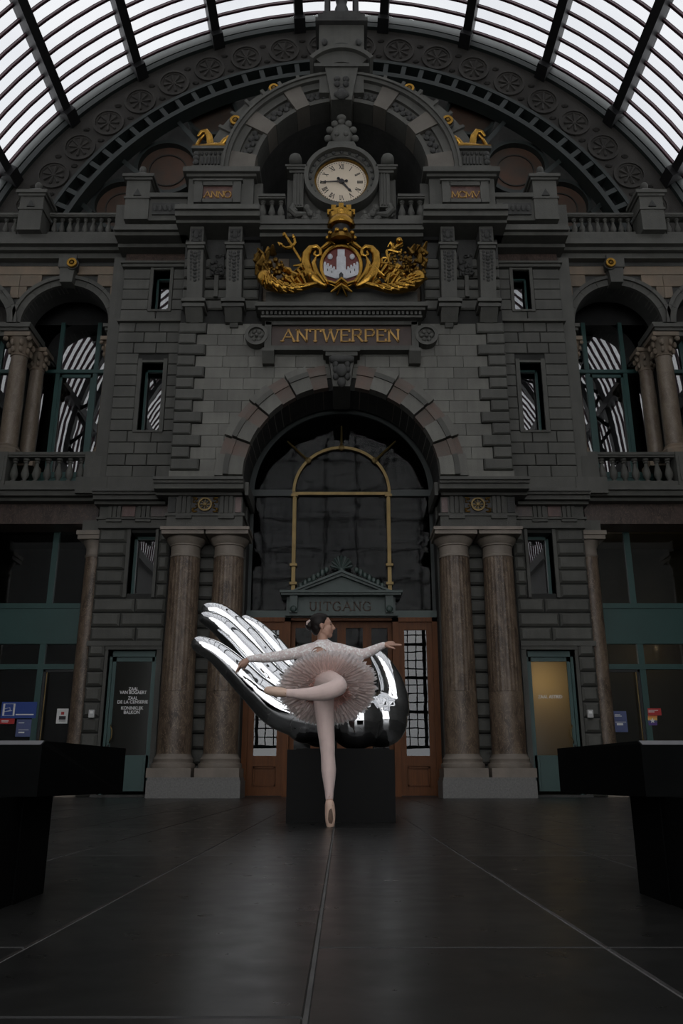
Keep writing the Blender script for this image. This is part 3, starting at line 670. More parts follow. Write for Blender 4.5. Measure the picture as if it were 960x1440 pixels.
b.ball((0, 18.98, pz), 0.08, 0.05, 0.06); b.build('palmette', 'green_dark', t_)
word('UITGANG', -0.03, e0 + 0.07, 0.2, 19.1, 19.13, 'disc', t_, 0.3)
# wooden doors
dn = 0
zt2 = ZP(870, YD)
def door_leaf(parent, x0, x1, glass_z0, m='pane', handle=None):
    y0, y1 = YD - 0.1, YD; fr = 0.13
    b = MB(); b.box(x0, x0 + fr, y0, y1, 0.02, zt2 - 0.1); b.box(x1 - fr, x1, y0, y1, 0.02, zt2 - 0.1); b.box(x0 + fr, x1 - fr, y0, y1, zt2 - 0.28, zt2 - 0.1); b.box(x0 + fr, x1 - fr, y0, y1, glass_z0 - 0.22, glass_z0); b.box(x0 + fr, x1 - fr, y0, y1, 0.02, 0.2)
    lf = b.build('door_leaf', 'wood', parent)
    b = MB(); b.box(x0 + fr, x1 - fr, y0 + 0.05, y1 - 0.01, 0.2, glass_z0 - 0.22); b.build('lower_panel', 'wood', lf)
    b = MB(); z0_, z1_ = 0.22, glass_z0 - 0.24; xa, xb = x0 + fr + 0.02, x1 - fr - 0.02
    b.box(xa, xb, y0 + 0.01, y0 + 0.06, z0_, z0_ + 0.03); b.box(xa, xb, y0 + 0.01, y0 + 0.06, z1_ - 0.03, z1_); b.box(xa, xa + 0.03, y0 + 0.01, y0 + 0.06, z0_, z1_); b.box(xb - 0.03, xb, y0 + 0.01, y0 + 0.06, z0_, z1_); b.build('panel_moulding', 'wood', lf)
    b = MB(); b.box(x0 + fr, x1 - fr, y0 + 0.04, y0 + 0.055, glass_z0, zt2 - 0.28); b.build('door_pane', m, lf)
for s in (-1, 1):
    dn += 1; d = thing('door_%d' % dn, '', '', kind='structure'); del d['label'], d['category']
    b = MB(); b.box(s * 1.18, s * 1.32, YD - 0.16, YD + 0.08, 0, zt2); b.box(s * 2.1, s * 2.22, YD - 0.16, YD + 0.08, 0, zt2); b.box(s * 1.18, s * 2.22, YD - 0.16, YD + 0.08, zt2 - 0.1, zt2); b.build('door_frame', 'wood', d)
    x0, x1 = sorted((s * 1.32, s * 2.1)); door_leaf(d, x0, x1, ZP(1063, YD), 'pane_door')
dn += 1; d = thing('door_%d' % dn, '', '', kind='structure'); del d['label'], d['category']
b = MB(); b.box(-1.18, 1.18, YD - 0.1, YD + 0.08, zt2 - 0.06, zt2); b.build('door_frame', 'wood', d)
for x0, x1 in ((-1.18, -0.6), (-0.6, 0.0), (0.0, 0.6), (0.6, 1.18)): 
    bz = MB(); bz.box(x0, x0 + 0.1, YD + 0.1, YD + 0.17, 0.02, zt2 - 0.06); bz.box(x1 - 0.1, x1, YD + 0.1, YD + 0.17, 0.02, zt2 - 0.06); bz.box(x0 + 0.1, x1 - 0.1, YD + 0.1, YD + 0.17, 0.02, 0.7); bz.box(x0 + 0.1, x1 - 0.1, YD + 0.1, YD + 0.17, zt2 - 0.2, zt2 - 0.06); lf = bz.build('door_leaf', 'wood', d)
    bz = MB(); bz.box(x0 + 0.1, x1 - 0.1, YD + 0.13, YD + 0.14, 0.7, zt2 - 0.2); bz.build('door_pane', 'pane_dark', lf)
b = MB(); b.box(-2.25, 2.25, YD - 0.15, YD + 0.1, zt2, zt + 0.03); struct('trim_20', b, 'green_dark')

# ---------------------------------------------------------------- green doors with lettering, slit windows
wv = 2
for s in (-1, 1):
    dn += 1; d = thing('door_%d' % dn, '', '', kind='structure'); del d['label'], d['category']
    y0 = 18.82; x0, x1 = 4.13, 5.19
    b = MB(); b.box(s * x0, s * (x0 + 0.05), y0 - 0.05, y0 + 0.08, 0, 3.11); b.box(s * (x1 - 0.06), s * x1, y0 - 0.05, y0 + 0.08, 0, 3.11); b.box(s * x0, s * x1, y0 - 0.05, y0 + 0.08, 2.98, 3.11); b.build('door_frame', 'green', d)
    b = MB(); xa, xb = x0 + 0.05, x1 - 0.06; b.box(s * xa, s * (xa + 0.07), y0, y0 + 0.06, 0.12, 2.98); b.box(s * (xb - 0.08), s * xb, y0, y0 + 0.06, 0.12, 2.98); b.box(s * xa, s * xb, y0, y0 + 0.06, 2.88, 2.98); b.box(s * xa, s * xb, y0, y0 + 0.06, 0.12, 0.86)
    lf = b.build('door_leaf', 'green', d)
    b = MB(); b.box(s * (xa + 0.12), s * (xb - 0.14), y0 - 0.015, y0 + 0.01, 0.2, 0.78); b.build('kick_panel', 'green', lf)
    b = MB(); b.box(s * (xa + 0.07), s * (xb - 0.08), y0 + 0.02, y0 + 0.035, 0.86, 2.88); b.build('door_pane', 'frostL' if s < 0 else 'frostR', lf)
    b = MB(); hx = s * (xb - 0.07); b.tube([(hx, y0, 1.5), (hx - s * 0.02, y0 - 0.08, 1.46), (hx - s * 0.06, y0 - 0.1, 1.38), (hx - s * 0.06, y0 - 0.1, 1.24), (hx - s * 0.02, y0 - 0.08, 1.16), (hx, y0, 1.12)], 0.014, 8); b.build('pull_handle', 'brass', lf, True)
    b = MB(); b.box(s * (xb - 0.06), s * (xb - 0.02), y0 - 0.03, y0, 1.0, 1.08); b.ball((s * (xb - 0.04), y0 - 0.04, 1.04), 0.022); b.build('lock', 'black_iron', lf)
    cx = s * (xa + xb) / 2 + (0.03 if s < 0 else -0.03)
    if s < 0:
        for tx, yy, w_ in (('ZAAL', 968, .22), ('VAN BOGAERT', 973, .60), ('ZAAL', 981, .215), ('DE LA CENSERIE', 986.5, .67), ('KONINKLIJK', 995, .49), ('BALKON', 1001, .35)):
            text_mesh(tx, cx, ZP(yy + 1.5, y0) - 0.02, 0.07, y0 + 0.008, 'white', lf, 'lettering', w_)
    else: text_mesh('ZAAL ASTRID', cx, ZP(982, y0), 0.07, y0 + 0.008, 'white', lf, 'lettering', .54)
    b = MB(); b.box(s * 4.0, s * 5.3, 18.5, 18.8, 0, 0.05); b.build('threshold', 'stone_dark', d)
    # window over the door
    for (xa, xb, za, zb, yy, fr, nh, tilt) in ((4.32, 4.9, 4.4, 5.85, 19.0, 0.07, 0, 0.16), (4.43, 4.96, 8.41, 10.25, 19.0, 0.06, 0, 0), (4.42, 4.85, 11.74, 12.92, 19.0, 0.05, 0, 0)):
        w_ = thing('window_%d' % wv, '', '', kind='structure'); del w_['label'], w_['category']; wv += 1
        b = MB(); b.box(s * xa, s * (xa + fr), yy, yy + 0.1, za, zb); b.box(s * (xb - fr), s * xb, yy, yy + 0.1, za, zb); b.box(s * xa, s * xb, yy, yy + 0.1, za, za + fr); b.box(s * xa, s * xb, yy, yy + 0.1, zb - fr, zb); b.build('window_frame', 'green', w_)
        b = MB(); b.box(s * (xa + fr), s * (xb - fr), yy + 0.05, yy + 0.06, za + fr, zb - fr); b.build('pane', 'pane', w_)

# ---------------------------------------------------------------- side bays
RY = 20.5
bay_c = [7.25, 9.9]
for s, nm in ((-1, 'left'), (1, 'right')):
    b = MB()
    xs = [5.6, 8.57, 11.2]
    for i, cx in enumerate(bay_c):
        x0, x1 = xs[i], xs[i + 1]; q = MB(); arch_fill(q, cx, 11.71, 1.15, x0, x1, 11.35, 13.55, YB, 20.0)
        b.add([(s * x, y, z) for x, y, z in q.v], q.f)
    b.box(s * 5.6, s * 6.02, YB + 0.25, 20.7, 7.0, 11.35); b.box(s * 8.42, s * 8.72, 19.9, 20.7, 7.0, 11.35)
    b.box(s * 5.6, s * 11.2, 19.4, 22, 6.3, 6.9); b.box(s * 5.6, s * 11.2, 20.1, 22, 13.2, 13.6)
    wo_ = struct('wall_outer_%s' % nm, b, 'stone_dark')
    b = MB(); b.box(s * 5.6, s * 11.2, RY + 0.12, RY + 0.3, 12.3, 13.2); b.box(s * 5.6, s * 11.2, 21.9, 22, 0, 13.6); b.build('recess', 'void', wo_)  # recess walls coloured near black for the shade behind the arches
    # spandrel stones: tan blocks following the arch
    rows = [(11.75, 12.13), (12.13, 12.5), (12.5, 12.85), (12.85, 13.2)]
    for za, zb in rows:
        for i, cx in enumerate(bay_c):
            for q in (-1, 1):
                lim = (5.66 if q < 0 else 8.57) if i == 0 else (8.57 if q < 0 else 11.1)
                lo = za - 11.71; ri = 1.36; xi = math.sqrt(max(0.0, ri * ri - lo * lo)) if lo < ri else 0.0
                a, c = cx + q * xi, lim
                if (c - a) * q < 0.06: continue
                nn = 2 if abs(c - a) > 0.75 else 1
                for k in range(nn):
                    u, v = a + (c - a) * k / nn, a + (c - a) * (k + 1) / nn
                    block(wo_, s * u, s * v, za, zb, YB - 0.06, 0.1, 'tan', 'stone_block', 0.006, 0.004)
    for cx in bay_c:
        for k in range(8):
            a0 = 180 * k / 8
            bb = MB(); bb.ring(s * cx, 11.71, 1.15, 1.32, YB - 0.1, 19.6, math.radians(a0 + .15), math.radians(a0 + 22.35), 5); bb.build('voussoir', 'stone', wo_)
            bb = MB(); bb.ring(s * cx, 11.71, 1.32, 1.42, YB - 0.16, 19.5, math.radians(a0 + .15), math.radians(a0 + 22.35), 5); bb.build('arch_moulding', 'stone', wo_)
        bb = MB(); bb.prism([(s * cx - 0.16, 12.82), (s * cx + 0.16, 12.82), (s * cx + 0.2, 13.25), (s * cx - 0.2, 13.25)], YB - 0.32, YB); bb.box(s * cx - 0.23, s * cx + 0.23, YB - 0.36, YB, 13.25, 13.62); bb.build('keystone', 'stone', wo_)
    bb = MB(); bb.box(s * 5.7, s * 11.1, YB - 0.08, YB + 0.1, 13.2, 13.58); bb.build('brown_frieze', 'tan', wo_)
    # imposts
    bb = MB()
    for x0, x1 in ((5.72, 6.12), (8.1, 8.95)):
        bb.box(s * x0, s * x1, YB - 0.25, 20.3, 11.42, 11.5); bb.box(s * (x0 + .04), s * (x1 - .04), YB - 0.18, 20.3, 11.3, 11.42); bb.box(s * (x0 - .04), s * (x1 + .04), YB - 0.3, 20.3, 11.5, 11.6); bb.box(s * (x0 + .02), s * (x1 - .02), YB - 0.1, 20.3, 11.6, 11.75)
    bb.build('impost', 'stone', wo_)
    # upper windows
    for i, cx in enumerate(bay_c):
        w_ = thing('window_%d' % wv, '', '', kind='structure'); del w_['label'], w_['category']; wv += 1
        X = lambda u: s * (cx + u)
        b = MB(); f0, f1 = RY, RY + 0.1; tz = 10.98
        for u in (-1.32, -0.52, 0.5, 1.3): b.box(X(u - 0.055), X(u + 0.055), f0, f1, 7.0, 12.5 if abs(u) < 1 else 11.9)
        b.box(X(-1.3), X(1.3), f0 - 0.03, f1, tz - 0.05, tz + 0.05); b.box(X(-1.3), X(1.3), f0, f1, 7.9, 8.05)
        b.box(X(-0.47), X(0.45), f0 + 0.02, f1, tz - 0.17, tz - 0.08); b.box(X(-0.47), X(-0.4), f0 + 0.02, f1, 8.05, tz - 0.08); b.box(X(0.38), X(0.45), f0 + 0.02, f1, 8.05, tz - 0.08)
        b.box(X(-1.3), X(1.3), f0 + 0.02, f1, 7.0, 7.9); b.build('window_frame', 'green', w_)
        for u0, u1 in ((-1.26, -0.58), (-0.46, 0.44), (0.56, 1.24)):
            for z0_, z1_ in ((8.05, tz - 0.05), (tz + 0.05, 12.45)):
                b = MB(); b.box(X(u0), X(u1), f0 + 0.05, f0 + 0.06, z0_, z1_); b.build('pane', 'pane', w_)
# upper window columns
def small_column(cx, cyy, r, label, s):
    t_ = thing('window_column', label, 'column', (cx, cyy, 7.95))
    b = MB(); b.box(cx - r * 1.5, cx + r * 1.5, cyy - r * 1.5, cyy + r * 1.5, 7.93, 8.06); b.lathe([(r * 1.4, 8.06), (r * 1.45, 8.1), (r * 1.35, 8.15), (r * 1.2, 8.17), (r * 1.25, 8.22), (r * 1.02, 8.26)], cx, cyy, 24); b.build('base', 'tan', t_, True)
    b = MB(); b.lathe([(r, 8.26), (r * 0.99, 9.3), (r * 0.88, 10.72)], cx, cyy, 24); b.build('shaft', 'tan_marble', t_, True)
    b = MB(); b.lathe([(r * 0.95, 10.7), (r, 10.73), (r * 0.9, 10.76), (r * 0.95, 10.9), (r * 1.25, 11.14), (r * 1.35, 11.18)], cx, cyy, 20)
    b.box(cx - r * 1.45, cx + r * 1.45, cyy - r * 1.45, cyy + r * 1.45, 11.18, 11.29)
    for k in range(8):
        a = 2 * PI * k / 8 + .4
        for z, q in ((10.85, 1.08), (11.02, 1.3)): b.ball((cx + r * q * math.cos(a), cyy + r * q * math.sin(a), z), r * .25, r * .25, r * .42, 6, 5)
    for q in (-1, 1): b.ball((cx + q * r * 1.3, cyy - r * 1.2, 11.12), r * .32, r * .25, r * .32, 8, 6)
    b.build('leafy_capital', 'tan', t_, True)
M['tan_marble'] = marble('tan_marble', (0.10, 0.072, 0.05), (0.16, 0.125, 0.09), (0.22, 0.18, 0.14), 0.45)
for s, nm in ((-1, 'left'), (1, 'right')):
    small_column(s * 8.3, 19.22, 0.23, 'tan column with leafy capital at the %s edge, front of the pair' % nm, s)
    small_column(s * 8.12, 20.0, 0.2, 'tan column with leafy capital behind the %s-edge column' % nm, s)
    small_column(s * 5.98, 19.35, 0.17, 'slender tan column between the %s tall window and the stone pier' % nm, s)

# ---------------------------------------------------------------- balustrades
def baluster_mesh(h, r):
    b = MB(); b.lathe([(r * .75, 0), (r * .75, .08 * h), (r * .45, .1 * h), (r * .5, .14 * h), (r * .95, .27 * h), (r, .36 * h), (r * .8, .5 * h), (r * .45, .72 * h), (r * .42, .8 * h), (r * .62, .82 * h), (r * .62, .86 * h), (r * .45, .88 * h), (r * .75, .92 * h), (r * .75, h)], 0, 0, 10)
    return b.mesh('baluster', M['stone'], True)
def balustrade(s, x0, x1, y, z0, z1, n, label, rail=0.1, foot=0.12, posts=(), r=0.085, group=None):
    t_ = thing('balustrade', label, 'balustrade', (s * (x0 + x1) / 2, y, z0))
    b = MB(); b.box(s * x0, s * x1, y - 0.16, y + 0.16, z1 - rail * .6, z1); b.box(s * x0, s * x1, y - 0.13, y + 0.13, z1 - rail, z1 - rail * .6); b.build('handrail', 'stone', t_)
    b = MB(); b.box(s * x0, s * x1, y - 0.15, y + 0.15, z0, z0 + foot); b.build('foot_rail', 'stone', t_)
    me = baluster_mesh(z1 - rail - z0 - foot, r)
    for k in range(n):
        x = x0 + (x1 - x0) * (k + .5) / n; link('baluster', me, t_, (s * x, y, z0 + foot))
    for px0, px1 in posts:
        b = MB(); b.box(s * px0, s * px1, y - 0.19, y + 0.19, z0, z1); b.box(s * (px0 + .06), s * (px1 - .06), y - 0.21, y, z0 + foot, z1 - rail); b.build('post', 'stone', t_)
    return t_
for s, nm in ((-1, 'left'), (1, 'right')):
    balustrade(s, 6.2, 8.08, 18.95, 7.05, 7.93, 7, 'stone balcony balustrade before the tall window, %s side of the facade' % nm, 0.12, 0.14, [(8.08, 8.6), (5.72, 6.2)], 0.1)
    balustrade(s, 8.6, 10.9, 18.95, 7.05, 7.93, 8, 'outermost stone balcony balustrade running out of the %s edge' % nm, 0.12, 0.14, [], 0.1)
    n += 1; b = MB(); cornice(b, 5.9, 11, [(6.7, 6.78, 18.85), (6.78, 6.9, 18.68), (6.9, 6.97, 18.6), (6.97, 7.05, 18.7)], 20, s); struct('trim_%d' % (n + 20), b, 'stone')
    n += 1; b = MB(); b.box(s * 5.85, s * 11, 19.1, 19.8, 6.2, 6.7); struct('trim_%d' % (n + 20), b, 'marble_dark')
    # upper gallery
    n += 1; b = MB(); cornice(b, 5.6, 11, [(13.55, 13.7, 19.0), (13.7, 13.8, 18.85), (13.8, 13.95, 18.7), (13.95, 14.15, 18.78)], 20, s); struct('trim_%d' % (n + 20), b, 'stone')
    balustrade(s, 5.95, 7.83, 18.98, 14.15, 14.85, 9, 'upper gallery balustrade, %s side, beside the pyramid-capped pinnacle' % nm, 0.1, 0.1, [], 0.08)
    balustrade(s, 8.67, 10.8, 18.98, 14.15, 14.85, 9, 'upper gallery balustrade at the far %s edge' % nm, 0.1, 0.1, [], 0.08)

# lower bays: engaged columns, shopfronts
for s, nm in ((-1, 'left'), (1, 'right')):
    for cx, r, lab in ((5.83, 0.23, 'engaged brown marble column between the %s shopfront and the green door pier' % nm), (8.75, 0.25, 'brown marble column in shadow at the far %s edge of the shopfront' % nm)):
        t_ = thing('engaged_column', lab, 'column', (s * cx, 19.05, 0)); X = s * cx; Y_ = 19.05 if cx < 7 else 18.95
        b = MB(); b.box(X - .3, X + .3, Y_ - .3, Y_ + .3, 0, 0.5); b.lathe([(r * 1.25, 0.5), (r * 1.28, 0.56), (r * 1.1, 0.62), (r * 1.02, 0.68)], X, Y_, 28); b.build('base', 'beige', t_, True)
        b = MB(); b.lathe([(r, .68), (r * .99, 2.5), (r * .9, 5.35)], X, Y_, 32); b.build('shaft', 'marble', t_, True)
        b = MB(); b.lathe([(r * .95, 5.33), (r, 5.37), (r * .9, 5.4), (r * .9, 5.55), (r * 1.15, 5.66), (r * 1.25, 5.72)], X, Y_, 28); b.box(X - .34, X + .34, Y_ - .34, Y_ + .3, 5.72, 5.88); b.box(X - .37, X + .37, Y_ - .37, Y_ + .3, 5.82, 5.92); b.build('capital', 'beige', t_, True)
        b = MB(); b.box(X - .28, X + .28, Y_ - .25, Y_ + .4, 5.92, 6.2); b.build('impost', 'stone', t_)
    sf = 19.9
    t_ = thing('shopfront', 'teal green shopfront with glass panes at the %s edge of the facade' % nm, 'shopfront', (s * 7.5, sf, 0))
    b = MB(); b.box(s * 5.9, s * 11, sf - 0.02, sf + 0.08, 3.54, 4.36); b.box(s * 5.9, s * 11, sf - 0.05, sf + 0.08, 4.3, 4.42); b.build('fascia_panel', 'green', t_)
    b = MB()
    for x_, z0_, z1_ in ((7.08, 4.4, 6.3), (6.2, 0, 6.3), (8.75, 0, 6.3), (7.12, 0, 3.54), (9.9, 0, 6.3)): b.box(s * (x_ - 0.07), s * (x_ + 0.07), sf - 0.03, sf + 0.08, z0_, z1_)
    for z_ in (2.9, 3.5): b.box(s * 5.9, s * 11, sf - 0.04, sf + 0.08, z_ - 0.06, z_ + 0.06)
    b.box(s * 7.12, s * 8.75, sf - 0.03, sf + 0.08, 0, 1.0); b.build('frame', 'green', t_)
    for (x0, x1, z0_, z1_) in ((6.27, 7.01, 4.42, 6.2), (7.15, 8.68, 4.42, 6.2), (6.27, 7.05, 2.96, 3.44), (7.19, 8.68, 2.96, 3.44), (7.19, 8.68, 1.0, 2.84)):
        b = MB(); b.box(s * x0, s * x1, sf + 0.02, sf + 0.032, z0_, z1_); b.build('shop_pane', 'pane_shop', t_)
    b = MB(); b.box(s * 6.27, s * 6.33, sf, sf + 0.06, 0, 2.84); b.box(s * 7.0, s * 7.05, sf, sf + 0.06, 0, 2.84); b.box(s * 6.27, s * 7.05, sf, sf + 0.06, 2.78, 2.84); b.box(s * 6.27, s * 7.05, sf, sf + 0.06, 0, 0.2); dl = b.build('entrance_door', 'black_iron', t_)
    b = MB(); b.box(s * 6.33, s * 7.0, sf + 0.02, sf + 0.03, 0.2, 2.78); b.build('entrance_pane', 'pane_shop', dl)
    b = MB(); b.tube([(s * 6.94, sf - 0.06, 0.3), (s * 6.94, sf - 0.06, 2.76)], 0.016, 8); b.build('brass_pull', 'brass', dl)
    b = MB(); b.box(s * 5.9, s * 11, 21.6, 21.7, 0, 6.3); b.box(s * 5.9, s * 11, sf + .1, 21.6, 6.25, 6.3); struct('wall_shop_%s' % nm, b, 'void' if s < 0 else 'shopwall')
    # wall-mounted door reader
    px_ = (124.5, 132.5) if s < 0 else (826, 834)
    x0, x1 = XP(px_[0], 1003, 18.5), XP(px_[1], 1003, 18.5)
    r_ = thing('door_reader', 'small pale plastic card reader on the stone %s of the %s green door' % (nm, nm), 'card reader', ((x0 + x1) / 2, 18.56, ZP(1009, 18.5)))
    b = MB(); b.box(x0, x1, 18.5, 18.58, ZP(1009, 18.5), ZP(998, 18.5)); b.build('case', 'plastic', r_)
    b = MB(); b.box(x0 + .03, x1 - .03, 18.492, 18.5, ZP(1003.5, 18.5), ZP(1000, 18.5)); b.build('reader_window', 'white', r_)
# ================================================================ upper facade: cornices, consoles, pylons
for s, nm in ((-1, 'left'), (1, 'right')):
    b = MB(); cornice(b, 3.9, 5.75, [(13.4, 13.5, 18.3), (13.5, 13.6, 17.95), (13.6, 13.72, 17.85), (13.72, 13.8, 17.92)], 20, s)
    b.box(s * 3.9, s * 5.8, 18.3, 20, 13.8, 14.1); struct('trim_%d' % (40 + s), b, 'stone')
    b = MB(); b.box(s * 4.02, s * 5.0, 18.15, 19.5, 14.1, 14.75); b.box(s * 3.95, s * 5.0, 18.05, 19.5, 14.75, 14.88); b.box(s * 5.6, s * 5.95, 18.5, 19.5, 14.1, 14.85); w_ = struct('trim_%d' % (43 + s), b, 'stone')
    b = MB(); b.box(s * 4.2, s * 4.9, 18.1, 18.16, 14.25, 14.6); [b.ball((s * (4.3 + .13 * k), 18.08, 14.43), .06, .03, .1, 6, 5) for k in range(5)]; b.build('carved_panel', 'stone_dark', w_)
    # pinnacles
    for cx, cyy, z0_, z1_, lab in ((5.3, 18.4, 14.1, 15.35, 'pyramid-capped stone pinnacle beside the %s pylon' % nm), (8.25, 18.9, 14.15, 15.25, 'pyramid-capped stone pinnacle between the two gallery balustrades, far %s' % nm)):
        t_ = thing('pinnacle', lab, 'pinnacle', (s * cx, cyy, z0_)); X = s * cx; h = 0.31
        b = MB(); b.box(X - h, X + h, cyy - h, cyy + h, z0_, z1_); b.box(X - h - .03, X + h + .03, cyy - h - .03, cyy + h + .03, z0_ + .62, z0_ + .68); b.build('shaft', 'stone', t_)
        b = MB(); b.prism([(X - .1, z0_ + .7), (X + .1, z0_ + .7), (X, z0_ + .9)], cyy - h - .05, cyy - h + .02); b.build('shield_ornament', 'stone_dark', t_)
        b = MB(); b.box(X - h - .1, X + h + .1, cyy - h - .1, cyy + h + .1, z1_, z1_ + .09); b.box(X - h - .05, X + h + .05, cyy - h - .05, cyy + h + .05, z1_ - .07, z1_)
        q = h + .04; b.add([(X - q, cyy - q, z1_ + .09), (X + q, cyy - q, z1_ + .09), (X + q, cyy + q, z1_ + .09), (X - q, cyy + q, z1_ + .09), (X, cyy, z1_ + .48)], [(0, 1, 4), (1, 2, 4), (2, 3, 4), (3, 0, 4), (3, 2, 1, 0)]); b.build('cap', 'stone', t_)
        b = MB(); b.ball((X, cyy, z1_ + .5), .1, .1, .13); b.build('finial', 'stone', t_, True)
    # great slab carried by the consoles
    b = MB(); cornice(b, 2.02, 4.1, [(13.5, 13.58, 17.45), (13.58, 13.72, 17.28), (13.72, 13.86, 17.2)], 19.5, s); struct('trim_%d' % (46 + s), b, 'stone')
    for cx, wh in ((3.6, 'outer'), (2.64, 'inner')):
        t_ = thing('console', 'tall carved stone console, %s one of the %s pair under the pylon' % (wh, nm), 'console', (s * cx, 17.9, 11.0)); X = s * cx; h = .19
        b = MB(); b.prismx([(17.62, 12.85), (17.58, 12.7), (17.6, 12.5), (17.72, 12.0), (17.8, 11.5), (18.2, 11.5), (18.2, 12.85)], X - h, X + h); b.build('body', 'stone', t_)
        b = MB(); b.box(X - h - .05, X + h + .05, 17.52, 18.2, 12.93, 13.0); b.box(X - h - .02, X + h + .02, 17.56, 18.2, 12.85, 12.93); b.box(X - h + .02, X + h - .02, 17.6, 18.2, 13.0, 13.5); b.build('cap', 'stone', t_)
        b = MB(); b.box(X - h + .05, X + h - .05, 17.58, 17.62, 13.06, 13.42); b.ball((X, 17.57, 13.25), .07, .04, .12, 8, 6); [b.ball((X + q * .09, 17.58, 13.1 + .12 * k), .035, .03, .05, 6, 4) for q in (-1, 1) for k in range(3)]; b.build('rosette', 'stone_dark', t_)
        b = MB()
        for k in range(9):
            z = 12.72 - .085 * k; yy = 17.6 - .02 + max(0, 12.6 - z) * .25
            b.ball((X, yy, z), .05 + .02 * (k % 2), .04, .05, 6, 5); [b.ball((X + q * .1, yy, z + .03), .04, .03, .05, 6, 4) for q in (-1, 1)]
        b.build('acanthus', 'stone_dark', t_)
        b = MB(); b.box(X - h - .1, X + h + .1, 17.66, 18.3, 11.42, 11.5); b.box(X - h - .05, X + h + .05, 17.72, 18.3, 11.5, 11.55); b.box(X - h - .08, X + h + .08, 17.7, 18.3, 11.3, 11.38); b.box(X - h - .06, X + h + .06, 17.74, 18.3, 11.38, 11.42); b.prismx([(17.74, 11.3), (17.98, 11.02), (18.3, 11.0), (18.3, 11.3)], X - h - .02, X + h + .02); b.prismx([(17.95, 11.1), (18.05, 10.92), (18.3, 10.92), (18.3, 11.1)], X - .1, X + .1); b.build('corbel', 'stone', t_)
    # carved shield between the consoles
    t_ = thing('carved_drape', 'dark carved foliage relief between the %s pair of consoles' % nm, 'relief', (s * 3.12, 17.98, 12.2)); rr = random.Random(9)
    b = MB(); b.box(s * 2.95, s * 3.29, 18.0, 18.1, 12.35, 12.95)
    for k in range(26): b.ball((s * 3.12 + rr.uniform(-.16, .16), 17.97, 12.65 + rr.uniform(-.26, .28)), .04 + .03 * rr.random(), .04, .05, 6, 5)
    b.build('foliage', 'stone_dark', t_); b = MB(); b.box(s * 3.12 - .05, s * 3.12 + .05, 17.98, 18.1, 11.75, 12.35); b.build('drop', 'stone', t_)
    # pylon with date plaque
    t_ = thing('pylon', 'stone pylon with a gold-lettered date plaque, %s of the clock arch' % nm, 'pylon', (s * 3.12, 17.9, 13.86))
    b = MB(); b.box(s * 2.27, s * 3.95, 17.9, 19.5, 13.86, 15.2); b.box(s * 2.05, s * 2.3, 18.1, 19.5, 13.86, 15.2); b.build('block', 'stone', t_)
    b = MB(); b.box(s * 2.1, s * 4.0, 17.82, 19.5, 13.86, 14.3); b.box(s * 2.2, s * 4.0, 17.8, 19.5, 15.18, 15.26); b.box(s * 2.1, s * 4.08, 17.7, 19.5, 15.26, 15.4); b.box(s * 2.18, s * 4.03, 17.76, 19.5, 15.4, 15.46); b.build('mouldings', 'stone', t_)
    pc = s * 3.18; pz0, pz1 = ZP(281, 17.85), ZP(262, 17.85)
    b = MB(); fw = .2
    b.box(pc - .4 - fw, pc - .38, 17.8, 17.9, pz0 - .1, pz1 + .12); b.box(pc + .38, pc + .4 + fw, 17.8, 17.9, pz0 - .1, pz1 + .12); b.box(pc - .4, pc + .4, 17.8, 17.9, pz0 - .1, pz0); b.box(pc - .4, pc + .4, 17.8, 17.9, pz1, pz1 + .12); b.box(pc - .64, pc + .64, 17.76, 17.9, pz1 + .12, pz1 + .17); b.build('plaque_frame', 'stone', t_)
    b = MB(); b.box(pc - .38, pc + .38, 17.86, 17.9, pz0, pz1); pl = b.build('plaque', 'redmarble', t_)
    word('ANNO' if s < 0 else 'MCMV', pc, pz0 + .07, .185, 17.835, 17.86, 'gold_letter', pl, .07)
    b = MB(); b.box(s * 2.95, s * 3.92, 18.0, 19.5, 15.46, 15.7); b.box(s * 3.02, s * 3.86, 18.05, 19.5, 15.7, 16.2); b.box(s * 2.9, s * 3.95, 17.95, 19.5, 16.2, 16.28); b.build('upper_block', 'stone', t_)
    b = MB()
    for k in range(6): b.box(s * 3.2 + s * .085 * k, s * 3.25 + s * .085 * k, 18.0, 18.06, 15.74, 15.98); 
    for k in range(7): b.ball((s * (3.1 + .115 * k), 18.03, 16.1), .045, .04, .06, 6, 5)
    for q in (3.05, 3.82):
        for z in (15.78, 15.92, 16.05): b.ball((s * q, 18.0, z), .09, .07, .08, 8, 6)
    b.build('carving', 'stone_dark', t_)
    # gilded winged beast
    t_ = thing('gilded_beast', 'gilded crouching beast with curled tail on top of the %s pylon' % nm, 'statue', (s * 3.4, 18.3, 16.28)); f = -s; X0 = s * 3.45
    b = MB(); b.tube([(X0 - f * .3, 18.25, 16.42), (X0, 18.2, 16.44), (X0 + f * .28, 18.2, 16.42)], [.13, .12, .15], 12)
    b.tube([(X0 + f * .25, 18.18, 16.45), (X0 + f * .36, 18.12, 16.6), (X0 + f * .44, 18.1, 16.62)], [.11, .09, .07], 10); b.ball((X0 + f * .45, 18.08, 16.62), .1, .09, .085)
    for q in (-1, 1): b.tube([(X0 + f * .25, 18.2 + q * .1, 16.4), (X0 + f * .42, 18.15 + q * .1, 16.32), (X0 + f * .55, 18.1 + q * .1, 16.31)], [.06, .045, .04], 8)
    b.tube([(X0 - f * .3, 18.25, 16.42), (X0 - f * .15, 18.15, 16.36), (X0 - f * .02, 18.1, 16.33)], [.12, .08, .05], 8)
    b.build('body', 'gold', t_, True)
